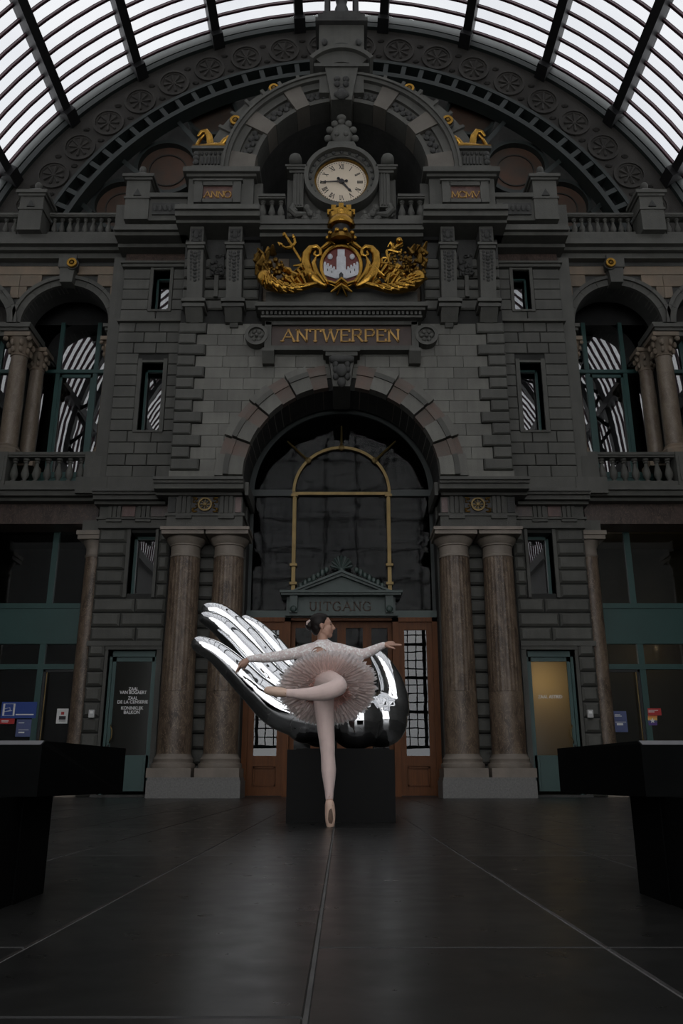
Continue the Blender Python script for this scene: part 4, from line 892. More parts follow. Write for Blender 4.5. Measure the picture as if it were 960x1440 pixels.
    b = MB(); b.tube([(X0 - f * .05, 18.2, 16.5), (X0 - f * .1, 18.2, 16.8), (X0 - f * .2, 18.2, 16.98), (X0 - f * .32, 18.2, 16.95), (X0 - f * .4, 18.2, 16.82)], [.07, .06, .045, .035, .02], 8, flat=1.6)
    b.tube([(X0 - f * .32, 18.25, 16.42), (X0 - f * .42, 18.25, 16.55), (X0 - f * .36, 18.25, 16.72), (X0 - f * .24, 18.2, 16.84)], [.08, .06, .05, .03], 8); b.build('wing', 'gold', t_, True)
    b = MB(); b.box(X0 - .48, X0 + .5, 17.97, 18.5, 16.28, 16.33); b.build('base', 'gold_dark', t_)

# centre balcony
b = MB(); cornice(b, -2.05, 2.05, [(13.32, 13.42, 17.75), (13.42, 13.55, 17.6), (13.55, 13.68, 17.55)], 19.5); struct('trim_50', b, 'stone')
for s, nm in ((-1, 'left'), (1, 'right')):
    balustrade(s, 1.42, 2.1, 17.72, 13.68, 14.45, 3, 'short stone balustrade between the clock and the %s pylon' % nm, 0.12, 0.13, [], 0.09)
# niche behind the clock
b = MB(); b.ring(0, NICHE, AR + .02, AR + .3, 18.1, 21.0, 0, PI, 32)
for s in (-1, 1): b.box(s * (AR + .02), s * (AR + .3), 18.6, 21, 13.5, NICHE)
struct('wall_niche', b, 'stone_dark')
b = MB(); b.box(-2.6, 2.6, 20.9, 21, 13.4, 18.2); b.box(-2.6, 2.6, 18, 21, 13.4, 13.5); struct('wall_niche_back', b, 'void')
# archivolt of the clock arch
ar = thing('clock_arch', 'round stone arch with carved panels framing the dark clock niche', 'arch', (0, 18.1, 15.46))
R0, R1 = AR, 3.05
for s in (-1, 1):
    for k, (a0, a1, kind) in enumerate(((0, 12, 'b'), (12, 30, 'p'), (30, 40, 'b'), (40, 58, 'p'), (58, 68, 'b'), (68, 82, 'p'), (82, 88, 'b'))):
        A0, A1 = (a0 + .15, a1 - .15) if s > 0 else (180 - a1 + .15, 180 - a0 - .15); ra0, ra1 = math.radians(A0), math.radians(A1)
        bb = MB()
        if kind == 'b': bb.ring(0, NICHE, R0, R1 - .1, 17.93, 18.7, ra0, ra1, 4)
        else: bb.ring(0, NICHE, R0, R0 + .12, 17.97, 18.7, ra0, ra1, 6); bb.ring(0, NICHE, R0 + .12, R1 - .3, 18.06, 18.7, ra0, ra1, 6); bb.ring(0, NICHE, R1 - .3, R1 - .1, 17.97, 18.7, ra0, ra1, 6)
        v_ = bb.build('voussoir', 'beige_grey' if kind == 'b' else 'stone', ar)
        if kind == 'p':
            q = MB(); nn = 7
            for j in range(nn):
                a = ra0 + (ra1 - ra0) * (j + .5) / nn; r = R0 + .3 + .05 * (-1) ** j; q.ball((r * math.cos(a), 18.03, NICHE + r * math.sin(a)), .085, .05, .085, 7, 5)
            q.build('carved_panel', 'stone_dark', v_)
bb = MB(); bb.ring(0, NICHE, R1 - .1, R1, 17.86, 18.8, 0, PI, 48); bb.ring(0, NICHE, R1, R1 + .07, 17.8, 18.8, 0, PI, 48); bb.build('outer_moulding', 'stone', ar)
bb = MB(); bb.ring(0, NICHE, R1, 3.85, 18.6, 20, 0, PI, 48)
bb.build('hood', 'stone', ar)
for s in (-1, 1):
    for k in range(9):
        a = math.radians(14 + 8.2 * k); a = a if s > 0 else PI - a; bb = MB(); bb.ring(0, NICHE, 3.2, 3.9, 18.52, 18.62, a - .012, a + .012, 2); bb.build('hood_rib', 'stone', ar)
    for k, a in enumerate((72, 42)):
        a = math.radians(a) if s > 0 else PI - math.radians(a); r = 3.3; bb = MB(); bb.tube([(r * math.cos(a) - .13, 18.5, NICHE + r * math.sin(a)), (r * math.cos(a) - .1, 18.48, NICHE + r * math.sin(a) + .13), (r * math.cos(a) + .1, 18.48, NICHE + r * math.sin(a) + .13), (r * math.cos(a) + .13, 18.5, NICHE + r * math.sin(a))], .045, 6); bb.build('ring_lug', 'stone', ar)
# roundels
def roundel(px, py, Y, r, lab):
    X, Z = P(px, py, Y); t_ = thing('gilded_roundel', lab, 'roundel', (X, Y, Z - r))
    b = MB(); b.ring(X, Z, r * .55, r, Y - .05, Y + .08, n=20); b.build('rim', 'gold', t_); b = MB(); b.ball((X, Y - .02, Z), r * .45, r * .4, r * .45, 10, 8); b.build('boss', 'gold_dark', t_, True)
    b = MB(); b.disc(X, Z, r * 1.25, Y + .03, Y + .12, 20); b.build('seat', 'stone_dark', t_)
roundel(331, 170, 18.4, .15, 'gilded roundel on the arch shoulder above the left beast'); roundel(629, 170, 18.4, .15, 'gilded roundel on the arch shoulder above the right beast')
roundel(385, 125, 18.4, .14, 'gilded roundel high on the left of the clock arch'); roundel(575, 125, 18.4, .14, 'gilded roundel high on the right of the clock arch')
roundel(101.5, 370, 18.9, .13, 'small gilded roundel on the keystone over the left tall window'); roundel(858, 370, 18.9, .13, 'small gilded roundel on the keystone over the right tall window')

# crowning keystone, aedicule and statue pedestal
t_ = thing('crowning_aedicule', 'stone pedestal with arched hood and statue feet crowning the clock arch', 'pedestal', (0, 18.2, 17.7))
Yk = 17.75
def K(px, py, Y=Yk): return P(px, py, Y)
b = MB(); x, z0_ = K(499, 140); x1_, z1_ = K(503, 95); b.prism([(-x * .75, z0_), (x * .75, z0_), (x1_, z1_), (-x1_, z1_)], Yk, 19); b.box(-x1_ - .16, x1_ + .16, Yk + .1, 19, z1_ - .75, z1_ - .05); ks = b.build('keystone', 'stone', t_)
b = MB(); [b.ball((q * .12, Yk - .03, z0_ + .15 + .17 * k), .09, .07, .09, 8, 6) for k in range(4) for q in ((-1, 1) if k != 1 else (0,))]; b.ball((0, Yk - .06, z0_ + .12), .15, .1, .17); b.build('carved_mask', 'stone_dark', ks)
za, zb = K(480, 95)[1], K(480, 84)[1]; hw = K(516, 85)[0]
b = MB(); b.box(-hw - .05, hw + .05, 17.7, 19, za, za + .1); b.box(-hw, hw, 17.85, 19, za + .1, za + .2); b.build('ledge', 'stone', t_)
zs = za + .2
b = MB(); b.ring(0, zs - .55, .98, 1.1, 17.68, 18.5, math.radians(38), math.radians(142), 16); b.ring(0, zs - .55, .6, .98, 17.8, 18.5, math.radians(45), math.radians(135), 12); b.build('arched_hood', 'stone', t_)
zt_ = K(480, 33, 17.9)[1]
b = MB(); w2 = K(512, 50)[0]; zq = zs + .35
b.box(-w2, -.28, 17.95, 19, zs, zt_); b.box(.28, w2, 17.95, 19, zs, zt_); b.box(-.28, .28, 17.95, 19, zq + .32, zt_); b.box(-.28, .28, 18.4, 19, zs, zt_); b.build('die', 'stone', t_)
b = MB(); b.ring(0, zq + .1, .26, .36, 17.88, 18.3, 0, PI, 14); [b.ball((q * .47, 17.9, zq + d), .09, .06, .11) for q in (-1, 1) for d in (.05, .5)]; b.build('lunette', 'stone_dark', t_)
b = MB(); b.box(-w2 - .1, w2 + .1, 17.8, 19, zt_, zt_ + .12); b.box(-w2 - .03, w2 + .03, 17.86, 19, zt_ + .12, zt_ + .32); b.box(-w2 + .1, w2 - .1, 17.95, 19, zt_ + .32, zt_ + .5); b.build('cap', 'stone_dark', t_)
b = MB(); z3 = zt_ + .5
b.lathe([(.24, z3), (.2, z3 + .3), (.14, z3 + .5), (.2, z3 + .8), (.22, z3 + 1.3)], 0, 18.2, 14)
b.build('statue_drapery', 'black_iron', t_, True)
for s in (-1, 1):
    b = MB(); b.lathe([(.14, z3 - .05), (.09, z3 + .15), (.08, z3 + 1.2)], s * .4, 18.2, 10); b.build('finial_post', 'black_iron', t_, True)

# keystone of the great arch
t_ = thing('arch_keystone', 'carved stone keystone bracket beneath the gold-lettered sign', 'keystone', (0, 17.8, 9.0))
b = MB(); b.prism([(-.2, 9.16), (.2, 9.16), (.3, 9.95), (-.3, 9.95)], 17.72, 19); b.box(-.38, .38, 17.68, 18.2, 9.95, 10.05); b.box(-.44, .44, 17.64, 18.2, 10.05, 10.16); b.build('body', 'stone', t_)
b = MB(); b.tube([(-.2, 17.7, 9.85), (.2, 17.7, 9.85)], .1, 10); b.ball((0, 17.68, 9.55), .14, .1, .17); [b.ball((q * .14, 17.69, z), .07, .06, .09) for q in (-1, 1) for z in (9.4, 9.58, 9.72)]; b.ball((0, 17.7, 9.25), .1, .08, .13); b.build('carved_mask', 'stone_dark', t_, True)

# ---------------------------------------------------------------- ANTWERPEN sign
sg = thing('station_sign', 'dark red stone sign with gold capital letters above the great arch', 'sign', (0, 17.95, 10.18))
z0_, z1_ = ZP(492, 17.9), ZP(453, 17.9)
b = MB(); b.box(-1.86, 1.86, 17.86, 18.1, z0_ - .02, z0_ + .1); b.box(-1.84, 1.84, 17.88, 18.1, z1_ - .08, z1_ + .02); b.box(-1.86, -1.7, 17.88, 18.1, z0_, z1_); b.box(1.7, 1.86, 17.88, 18.1, z0_, z1_); b.build('frame', 'stone', sg)
b = MB(); b.box(-1.7, 1.7, 17.96, 18.1, z0_ + .1, z1_ - .08); pn = b.build('panel', 'sign_red', sg)
zl0, zl1 = ZP(480.5, 17.95), ZP(464, 17.95); tw = XP(561, 472, 17.95) - XP(397, 472, 17.95)
hh = zl1 - zl0; base = sum(GL[c][0] for c in 'ANTWERPEN') * hh; sp = (tw - base) / 8 / hh
word('ANTWERPEN', XP(479, 472, 17.95), zl0, hh, 17.925, 17.96, 'gold_letter', pn, sp, 'letter', .14)
for s, nm in ((-1, 'left'), (1, 'right')):
    b = MB(); X, Z = s * 2.06, (z0_ + z1_) / 2 + .02; b.ring(X, Z, .2, .28, 17.85, 18.1, n=24); b.disc(X, Z, .22, 17.93, 18.1, 20)
    for k in range(6): a = PI * k / 3; b.ball((X + .12 * math.cos(a), 17.91, Z + .12 * math.sin(a)), .055, .04, .055, 7, 5)
    b.ball((X, 17.9, Z), .05); b.build('rosette', 'stone', sg)
    b = MB(); b.prismx([(17.75, z0_ - .02), (17.75, z0_ - .1), (17.95, z0_ - .34), (18.1, z0_ - .34), (18.1, z0_ - .02)], s * 1.62, s * 1.9); b.build('bracket', 'stone', sg)
b = MB(); b.box(-2.08, 2.08, 17.55, 18.1, 11.22, 11.33); b.box(-2.02, 2.02, 17.62, 18.1, 11.15, 11.22); b.box(-1.95, 1.95, 17.72, 18.1, 11.0, 11.06); b.box(-2.04, 2.04, 17.68, 18.1, 11.33, 11.38); b.build('hood', 'stone', sg)
b = MB()
for k in range(38): x = -1.9 + 3.8 * k / 37; b.box(x - .03, x + .03, 17.68, 18.1, 11.06, 11.15)
b.build('dentils', 'stone', sg)
b = MB(); b.box(-1.86, 1.86, 17.85, 18.4, 11.38, 11.78); b.build('arms_shelf', 'stone', sg)

# ---------------------------------------------------------------- clock
ck = thing('station_clock', 'round cream station clock with black hands and roman numerals in a stone surround', 'clock', (0, 18.0, 13.68))
CZ, CR, CY = 15.26, .66, 18.12
b = MB(); b.disc(0, CZ, CR, CY, CY + .06, 64); dl = b.build('dial', 'dial', ck)
b = MB(); b.ring(0, CZ, CR, CR + .055, CY - .06, CY + .1, n=64); b.build('gilt_rim', 'gold_dark', ck)
b = MB()
for k in range(60):
    a = 2 * PI * k / 60; b.disc(.615 * math.cos(a), CZ + .615 * math.sin(a), .014, CY - .006, CY, 6)
b.build('minute_marks', 'ink', dl)
for k, tx in enumerate(('XII', 'I', 'II', 'III', 'IV', 'V', 'VI', 'VII', 'VIII', 'IX', 'X', 'XI')):
    a = PI / 2 - 2 * PI * k / 12; r = .485; h = .135; c = (r * math.cos(a), CZ + r * math.sin(a)); bb = MB()
    tot = sum(GL[ch][0] * .62 for ch in tx) * h + .06 * h * (len(tx) - 1); x = c[0] - tot / 2
    for ch in tx:
        l = letter(ch, 0, 0, h, CY - .008, CY, .17, .09); l.v = [(x + vx * .62, vy, c[1] - h / 2 + vz) for vx, vy, vz in l.v]; bb.add(l.v, l.f); x += (GL[ch][0] * .62 + .06) * h
    co, si = math.cos(a - PI / 2), math.sin(a - PI / 2)
    bb.v = [(c[0] + (vx - c[0]) * co - (vz - c[1]) * si, vy, c[1] + (vx - c[0]) * si + (vz - c[1]) * co) for vx, vy, vz in bb.v]; bb.build('numeral', 'ink', dl)
def hand(ang, L_, w0, nm, y):
    c, q = math.cos(ang), math.sin(ang); px_, pz_ = -q, c
    def pt(d, o): return (c * d + px_ * o, CZ + q * d + pz_ * o)
    b = MB(); b.prism([pt(-.13, -w0 * .6), pt(0, -w0), pt(L_ * .7, -w0 * .5), pt(L_ * .78, -w0 * 1.1), pt(L_, 0), pt(L_ * .78, w0 * 1.1), pt(L_ * .7, w0 * .5), pt(0, w0), pt(-.13, w0 * .6)], y - .012, y); b.disc(*pt(-.13, 0), .04, y - .012, y, 12); b.build(nm, 'ink', ck)
hand(math.radians(183), .56, .022, 'minute_hand', CY - .04); hand(math.radians(-51), .42, .034, 'hour_hand', CY - .02)
b = MB(); b.disc(0, CZ, .065, CY - .06, CY - .01, 16); b.build('hub', 'ink', ck)
b = MB(); b.ring(0, CZ, CR + .05, .78, CY - .12, CY + .2, n=48); b.ring(0, CZ, .86, .97, 17.82, 18.4, n=48); b.ring(0, CZ, .76, .87, 17.98, 18.4, n=48); b.build('stone_ring', 'stone', ck)
b = MB()
for k in range(24): a = 2 * PI * k / 24; b.ball((.82 * math.cos(a), 17.97, CZ + .82 * math.sin(a)), .05, .04, .05, 6, 5)
b.build('beading', 'stone_dark', ck)
b = MB(); b.box(-1.42, 1.42, 18.2, 18.6, 13.68, 15.4); b.box(-.9, .9, 18.2, 18.6, 15.3, 15.95); b.build('back_slab', 'stone', ck)
for s in (-1, 1):
    b = MB(); b.box(s * .98, s * 1.25, 17.95, 18.3, 14.35, 15.45); [b.box(s * (1.02 + .075 * k), s * (1.055 + .075 * k), 17.92, 17.95, 14.4, 15.4) for k in range(3)]; b.build('pilaster', 'stone', ck)
    b = MB(); b.box(s * .9, s * 1.42, 17.85, 18.4, 15.45, 15.52); b.box(s * .94, s * 1.36, 17.9, 18.4, 15.38, 15.45); b.box(s * .88, s * 1.46, 17.82, 18.4, 15.52, 15.57); b.build('cap', 'stone', ck)
    b = MB(); b.tube([(s * 1.2, 17.85, 15.74), (s * 1.2, 18.3, 15.74)], .17, 14); b.ball((s * 1.2, 17.82, 15.74), .1, .06, .1); b.build('scroll_ball', 'stone', ck, True)
    b = MB(); rr = random.Random(4)
    b.tube([(s * 1.25, 17.95, 14.4), (s * 1.3, 17.9, 14.2), (s * 1.15, 17.88, 14.05), (s * .95, 17.9, 14.1)], [.07, .1, .1, .06], 8)
    for k in range(22): b.ball((s * rr.uniform(.55, 1.35), 17.93, rr.uniform(13.8, 14.35)), .05 + .06 * rr.random(), .06, .05 + .06 * rr.random(), 7, 5)
    b.build('garland', 'stone', ck)
b = MB(); z0_ = 16.2; b.prism([(-.42, z0_), (.42, z0_), (.33, z0_ + .22), (-.33, z0_ + .22)], 17.95, 18.3); b.ball((0, 18.05, z0_ + .5), .3, .14, .36)
for k in range(7): a = PI * k / 6; b.ball((.36 * math.cos(a), 18.0, z0_ + .35 + .55 * math.sin(a)), .1, .08, .1)
b.ball((0, 17.98, z0_ + 1.0), .13, .1, .1); [b.ball((q * .12, 17.93, z0_ + .45), .07, .05, .08) for q in (-1, 1)]; b.build('shell_crest', 'stone', ck, True)

# ---------------------------------------------------------------- gilded coat of arms
YA = 17.6
def A(px, py, dy=0.0): x, z = P(px, py, YA); return (x, YA + dy, z)
cx_, cz_ = A(479.5, 370)[0], A(479.5, 370)[2]
def T(pts, r, **k): return MB().tube([A(*p) for p in pts], r, **k)
t_ = thing('shield_cartouche', 'gilded scroll cartouche with white castle on a dark red oval shield', 'coat of arms', A(480, 408))
b = MB(); rx, rz = A(505, 371)[0] - cx_, .5; b.disc(cx_, A(480, 375)[2], rx, YA + .02, YA + .1, 36, A(480, 347)[2] - A(480, 375)[2]); sh = b.build('oval_field', 'arms_red', t_)
def poly(pts, dy0, dy1): return MB().prism([(A(x, y)[0], A(x, y)[2]) for x, y in pts], YA + dy0, YA + dy1)
b = poly([(455, 371), (472, 380), (487, 380), (504, 371), (504, 387), (479.5, 395), (455, 387)], -.03, .03); [b.prism(*q) for q in ()]
b.add(*(lambda q: (q.v, q.f))(poly([(473, 393), (473, 364), (474.5, 362), (474.5, 353), (484.5, 353), (484.5, 362), (486, 364), (486, 393)], -.07, .03)))
for k in range(4):
    for q in (-1, 1):
        xm = 479.5 + q * (10 + 4.2 * k); ym = 378.5 - 2.2 * k; b.add(*(lambda w_: (w_.v, w_.f))(poly([(xm - 1.3, ym + 2), (xm + 1.3, ym + 2), (xm + 1.3, ym - 2.5), (xm - 1.3, ym - 2.5)], -.04, .02)))
for q in (464, 495): b.ball((A(q, 361)[0], YA, A(q, 361)[2]), .065, .04, .085, 8, 6)
b.build('white_castle', 'arms_white', sh)
b = poly([(476.5, 393), (476.5, 388), (479.5, 385), (482.5, 388), (482.5, 393)], -.08, -.06); [b.add(*(lambda q: (q.v, q.f))(poly([(x, y_), (x + 1, y_), (x + 1, y_ + 3), (x, y_ + 3)], -.04, -.025))) for x, y_ in ((460, 379), (466, 382), (492, 382), (498, 379))]; b.build('castle_openings', 'ink', sh)
b = MB(); n_ = 40; pts = []
for k in range(n_ + 1):
    a = 2 * PI * k / n_; pts.append((cx_ + (rx + .05) * math.cos(a), YA - .02, A(480, 375)[2] + (A(480, 346)[2] - A(480, 375)[2]) * math.sin(a)))
b.tube(pts, .05, 8, round_ends=False); b.build('oval_rim', 'gold', t_, True)
for s in (-1, 1):
    mx_ = lambda pts: [(479.5 + s * (479.5 - x), y) + tuple(r) for x, y, *r in pts]
    b = MB()
    b.tube([A(*p) for p in mx_([(456, 402), (443, 396), (434, 385), (429.5, 371), (430, 358), (436, 349.5), (445, 347.5), (451, 352), (450.5, 359), (445, 361), (441.5, 358), (443, 354.5)])], [.08, .15, .16, .14, .115, .09, .075, .065, .055, .05, .045, .04], 10, up=(0, 1, 0))
    b.tube([A(*p) for p in mx_([(455, 399, -.06), (445, 387, -.1), (441, 374, -.1), (444, 364, -.06)])], [.05, .065, .06, .03], 8)
    b.build('scroll', 'gold', t_, True)
    b = MB(); b.tube([A(*p) for p in mx_([(452, 350), (460, 344), (466, 340), (470, 343)])], [.05, .07, .05, .03], 8); b.build('upper_scroll', 'gold', t_, True)
b = MB(); b.tube([A(463, 398, -.05), A(472, 402, -.08), A(480, 396, -.1), A(488, 402, -.08), A(497, 398, -.05)], [.05, .06, .07, .06, .05], 8)
b.tube([A(466, 412, -.05), A(474, 408, -.1), A(480, 404, -.1), A(486, 408, -.1), A(494, 412, -.05)], [.03, .05, .06, .05, .03], 8); b.tube([A(474, 414), A(480, 405, -.12), A(487, 416)], [.03, .06, .03], 8); b.build('ribbon_bow', 'gold', t_, True)
# crown
t_ = thing('gilded_coronet', 'gilded crown above the castle shield, under the clock', 'crown', A(480, 340))
def LA(prof_px, m, nm, Yc, sm=True):
    prof = [(XP(480 + r, y, Yc), ZP(y, Yc)) for r, y in prof_px]; b = MB(); b.lathe(prof, cx_, Yc, 32); return b.build(nm, m, t_, sm)
LA([(17, 341), (19, 337), (15, 333), (13, 330)], 'gold_dark', 'lower_band', YA); LA([(14, 333), (12, 326), (13, 322)], 'ink', 'cap_lining', YA)
LA([(16, 322), (19, 321), (20, 318), (19, 314), (17, 311), (17.5, 309), (18.5, 303)], 'gold', 'crown_band', YA)
b = MB()
for k in range(9):
    a = 2 * PI * k / 9 - PI / 2; r = .29; x, y = cx_ + r * math.cos(a), YA + r * math.sin(a); z = ZP(301, YA); b.box(x - .06, x + .06, y - .05, y + .05, z - .08, z + .07)
b.build('merlons', 'gold', t_)
b = MB()
for k in range(10): a = 2 * PI * k / 10; b.ball((cx_ + .33 * math.cos(a), YA + .33 * math.sin(a), ZP(335, YA)), .07, .07, .07, 8, 6)
b.build('pearls', 'gold', t_, True)
# trident and caduceus
t_ = thing('trident', 'gilded trident leaning left beside the castle shield', 'trident', A(437, 390))
b = MB(); b.tube([A(437, 390, -.02), A(411, 348, -.05)], [.035, .035], 8); b.build('shaft', 'gold', t_, True)
b = MB(); b.tube([A(411, 348, -.05), A(400, 331, -.08)], [.04, .035], 8); b.tube([A(395, 347, -.06), A(402, 351, -.06), A(410, 350, -.06), A(415, 344, -.06), A(413, 334, -.06)], [.03, .045, .05, .045, .03], 8)
for q in ((395, 347, 391, 343), (400, 333, 398, 330), (413, 336, 412, 332)): b.tube([A(q[0], q[1], -.07), A(q[2], q[3], -.07)], [.055, .012], 6)
b.build('prongs', 'gold', t_, True)
t_ = thing('caduceus', 'gilded caduceus staff with ball tip leaning right of the castle shield', 'staff', A(524, 392))
b = MB(); b.tube([A(524, 392, -.02), A(558, 346, -.05)], [.035, .035], 8); b.ball(A(561, 341, -.06), .1, .1, .09); b.build('staff', 'gold', t_, True)
b = MB()
for q in (-1, 1):
    pts = []
    for k in range(18):
        u = k / 17; px_, py_ = 538 + (558 - 538) * u, 373 + (350 - 373) * u; o = q * math.sin(u * 2.6 * PI + .3) * (5 + 4 * u); pts.append(A(px_ + o * .75, py_ + o * .66, -.07 - q * .02))
    b.tube(pts, .035, 6)
b.build('serpents', 'gold', t_, True)
b = MB(); [b.tube([A(555, 352, -.06), A(548 + d, 346 - 2 + d * .1, -.08), A(545 + d, 350, -.08)], [.05, .05, .02], 6) for d in (0, 18)]; b.build('wings', 'gold', t_, True)
# cornucopias and foliage
for s, nm in ((-1, 'left'), (1, 'right')):
    g_ = lambda x, y, dy=0: A(479.5 - s * (x - 479.5) if s > 0 else x, y, dy)
    t_ = thing('cornucopia', 'gilded horn of plenty with leaves at the %s of the castle shield' % nm, 'cornucopia', g_(410, 410))
    pts = [g_(372, 392, -.05), g_(380, 402, -.08), g_(396, 408, -.08), g_(414, 409, -.06), g_(432, 404, -.05), g_(446, 400, -.04)]
    b = MB(); b.tube(pts, [.2, .18, .14, .1, .08, .06], 14); b.build('horn', 'gold', t_, True)
    b = MB()
    for k in range(26):
        u = k / 26 * 3.6; i = int(u); f = u - i; p0, p1 = Vector(pts[i]), Vector(pts[i + 1]); c = p0.lerp(p1, f); r = [.2, .18, .14, .1, .08][i] * (1 - f) + [.18, .14, .1, .08, .06][i] * f
        d = (p1 - p0).normalized(); e_ = Vector((0, -1, 0)); sd = d.cross(e_); ph = (k % 4 - 1.5) * .55
        b.tube([c + (e_ * math.cos(ph) + sd * math.sin(ph)) * r, c + d * .1 + (e_ * math.cos(ph + .3) + sd * math.sin(ph + .3)) * r * 1.08], [.035, .018], 5)
    b.build('ribs', 'gold', t_)
    rr = random.Random(20 + s)
    b = MB()
    for k in range(26 if s < 0 else 20):
        x, y = rr.uniform(360, 384), rr.uniform(352, 395); b.tube([g_(x, y, rr.uniform(-.05, .1)), g_(x + rr.uniform(-9, 9), y - rr.uniform(3, 12), rr.uniform(-.15, .1))], [.05, .015], 5, flat=2.0)
    b.build('outer_leaves', 'gold_dark', t_)
    b = MB()
    for k in range(30): b.ball(g_(rr.uniform(372, 402), rr.uniform(368, 397), rr.uniform(-.12, .08)), .04 + .04 * rr.random(), n=7, m=5)
    b.build('fruit', 'gold_dark', t_, True)
    b = MB()
    for k in range(22):
        x, y = rr.uniform(402, 446), rr.uniform(386, 404); b.tube([g_(x, y, -.02), g_(x - rr.uniform(2, 14), y - rr.uniform(4, 14), -.1), g_(x - rr.uniform(6, 20), y - rr.uniform(2, 16), -.06)], [.025, .05, .01], 5, flat=1.8)
    b.build('inner_leaves', 'gold', t_)
    if s > 0:
        b = MB()
        for k in range(40): b.ball(A(rr.uniform(548, 580), 358 + rr.uniform(0, 26), -.1 + rr.uniform(-.05, .05)), .045, n=7, m=5)
        b.build('grapes', 'gold_dark', t_, True)

# ================================================================ GABLE: iron arch with medallions
gb = thing('wall_gable', '', '', kind='structure'); del gb['label'], gb['category']
b = MB(); b.ring(0, RC, 9.15, RR - .35, YG, YG + .3, 0, PI, 96); b.build('gable_band', 'iron_brown', gb)
b = MB(); b.ring(0, RC, RR - .38, RR - .22, YG - .12, YG + .3, 0, PI, 96); b.ring(0, RC, RR - .14, RR + .12, YG - .08, YG + .3, 0, PI, 96); b.ring(0, RC, RR - .24, RR - .12, YG - .02, YG + .3, 0, PI, 96); b.build('roof_edge', 'iron', gb)
MC = 12.12
for k in range(20):
    d = -66.5 + 7 * k
    if abs(d) < 3: continue
    a = math.radians(d); x, z = 9.68 * math.sin(a), MC + 9.68 * math.cos(a)
    b = MB(); b.ring(x, z, .4, .47, YG - .07, YG, n=24); b.ring(x, z, .34, .4, YG - .03, YG, n=24); b.disc(x, z, .35, YG - .012, YG, 20)
    for j in range(8):
        q = PI * j / 4 + a; b.tube([(x + .06 * math.cos(q), YG - .03, z + .06 * math.sin(q)), (x + .27 * math.cos(q), YG - .03, z + .27 * math.sin(q))], [.02, .05], 5)
    b.ball((x, YG - .02, z), .07, .04, .07, 8, 6); b.build('medallion', 'iron_brown', gb)
    b = MB()
    for sg_ in (-1, 1):
        q = a + sg_ * math.radians(3.5)
        for r_ in (9.98, 9.38): b.ball((r_ * math.sin(q), YG - .01, MC + r_ * math.cos(q)), .11, .03, .07, 7, 5)
    b.build('scroll_ornament', 'iron_brown', gb)
b = MB(); b.ring(0, MC, 8.42, 8.56, YG - .25, YG + .2, 0, PI, 96); b.ring(0, MC, 8.95, 9.05, YG - .2, YG + .2, 0, PI, 96); b.build('rib_flanges', 'iron', gb)
b = MB()
for k in range(52):
    a = math.radians(-89.25 + 3.5 * k); rr_ = []
    ux, uz = math.sin(a), math.cos(a); tx, tz = uz, -ux
    b.prism([(ux * r + tx * q, MC + uz * r + tz * q) for r, q in ((8.5, -.07), (8.5, .07), (9.0, .07), (9.0, -.07))], YG - .18, YG + .15)
b.build('rib_posts', 'iron', gb)
b = MB(); b.ring(0, MC, 8.5, 9.2, YG + .2, YG + .25, 0, PI, 96); b.build('rib_backing', 'black_iron', gb)
# spandrel rings with rust-brown panels, struts
for s in (-1, 1):
    for (px_, py_, r) in ((235, 237, .86), (172, 290, .8), (299, 163, .7)):
        x, z = P(px_ if s < 0 else 960 - px_, py_, YG + .4)
        b = MB(); b.disc(x, z, r, YG + .5, YG + .55, 32); b.build('round_panel', 'disc', gb)
        b = MB(); b.ring(x, z, r * .98, r * 1.12, YG + .3, YG + .6, n=36); b.build('ring_frame', 'iron', gb)
        if r > .75:
            b = MB(); b.ring(x, z, r * .62, r * .66, YG + .46, YG + .5, n=28); b.build('inner_ring', 'iron_brown', gb)
    for (xa, ya, xb, yb) in ((168, 222, 245, 285), (245, 165, 290, 215), (96, 270, 130, 300)):
        p0, p1 = P(xa, ya, YG + .1), P(xb, yb, YG + .1); sx = 1 if s < 0 else -1
        b = MB(); b.tube([(sx * p0[0], YG + .1, p0[1]), (sx * p1[0], YG + .1, p1[1])], .09, 4, round_ends=False); b.build('strut', 'iron', gb)
b = MB()
for s in (-1, 1): b.box(s * 2.4, s * 9.85, 20.9, 21.0, 13.4, 16.6); b.box(s * 2.4, s * 4.5, 20.9, 21, 16.6, 17.35); b.box(s * 5.25, s * 9.4, 20.9, 21, 16.6, 17.35); b.prism([(s * RR * math.sin(PI / 2 * k / 24), RC + RR * math.cos(PI / 2 * k / 24)) for k in range(24) if RC + RR * math.cos(PI / 2 * k / 24) > 17.35] + [(s * math.sqrt(RR * RR - 5.35 ** 2), 17.35), (0, 17.35)], 20.9, 21); b.box(s * 2.4, s * 11.2, 19.2, 21, 13.45, 13.55)
struct('wall_gable_back', b, 'stone_dark')
for s in (-1, 1):
    w_ = thing('window_%d' % wv, '', '', kind='structure'); del w_['label'], w_['category']; wv += 1
    b = MB(); [b.tube([(s * (4.5 + .19 * k), 20.88, 16.6), (s * (4.5 + .19 * k + .2), 20.88, 17.35)], .02, 4) for k in range(4)]; [b.box(s * 4.5, s * 5.25, 20.86, 20.9, 16.6 + .24 * k, 16.63 + .24 * k) for k in range(4)]; b.build('window_bars', 'iron', w_)
    b = MB(); b.box(s * 4.5, s * 5.25, 20.93, 20.94, 16.6, 17.35); b.build('pane', 'roofglass', w_)
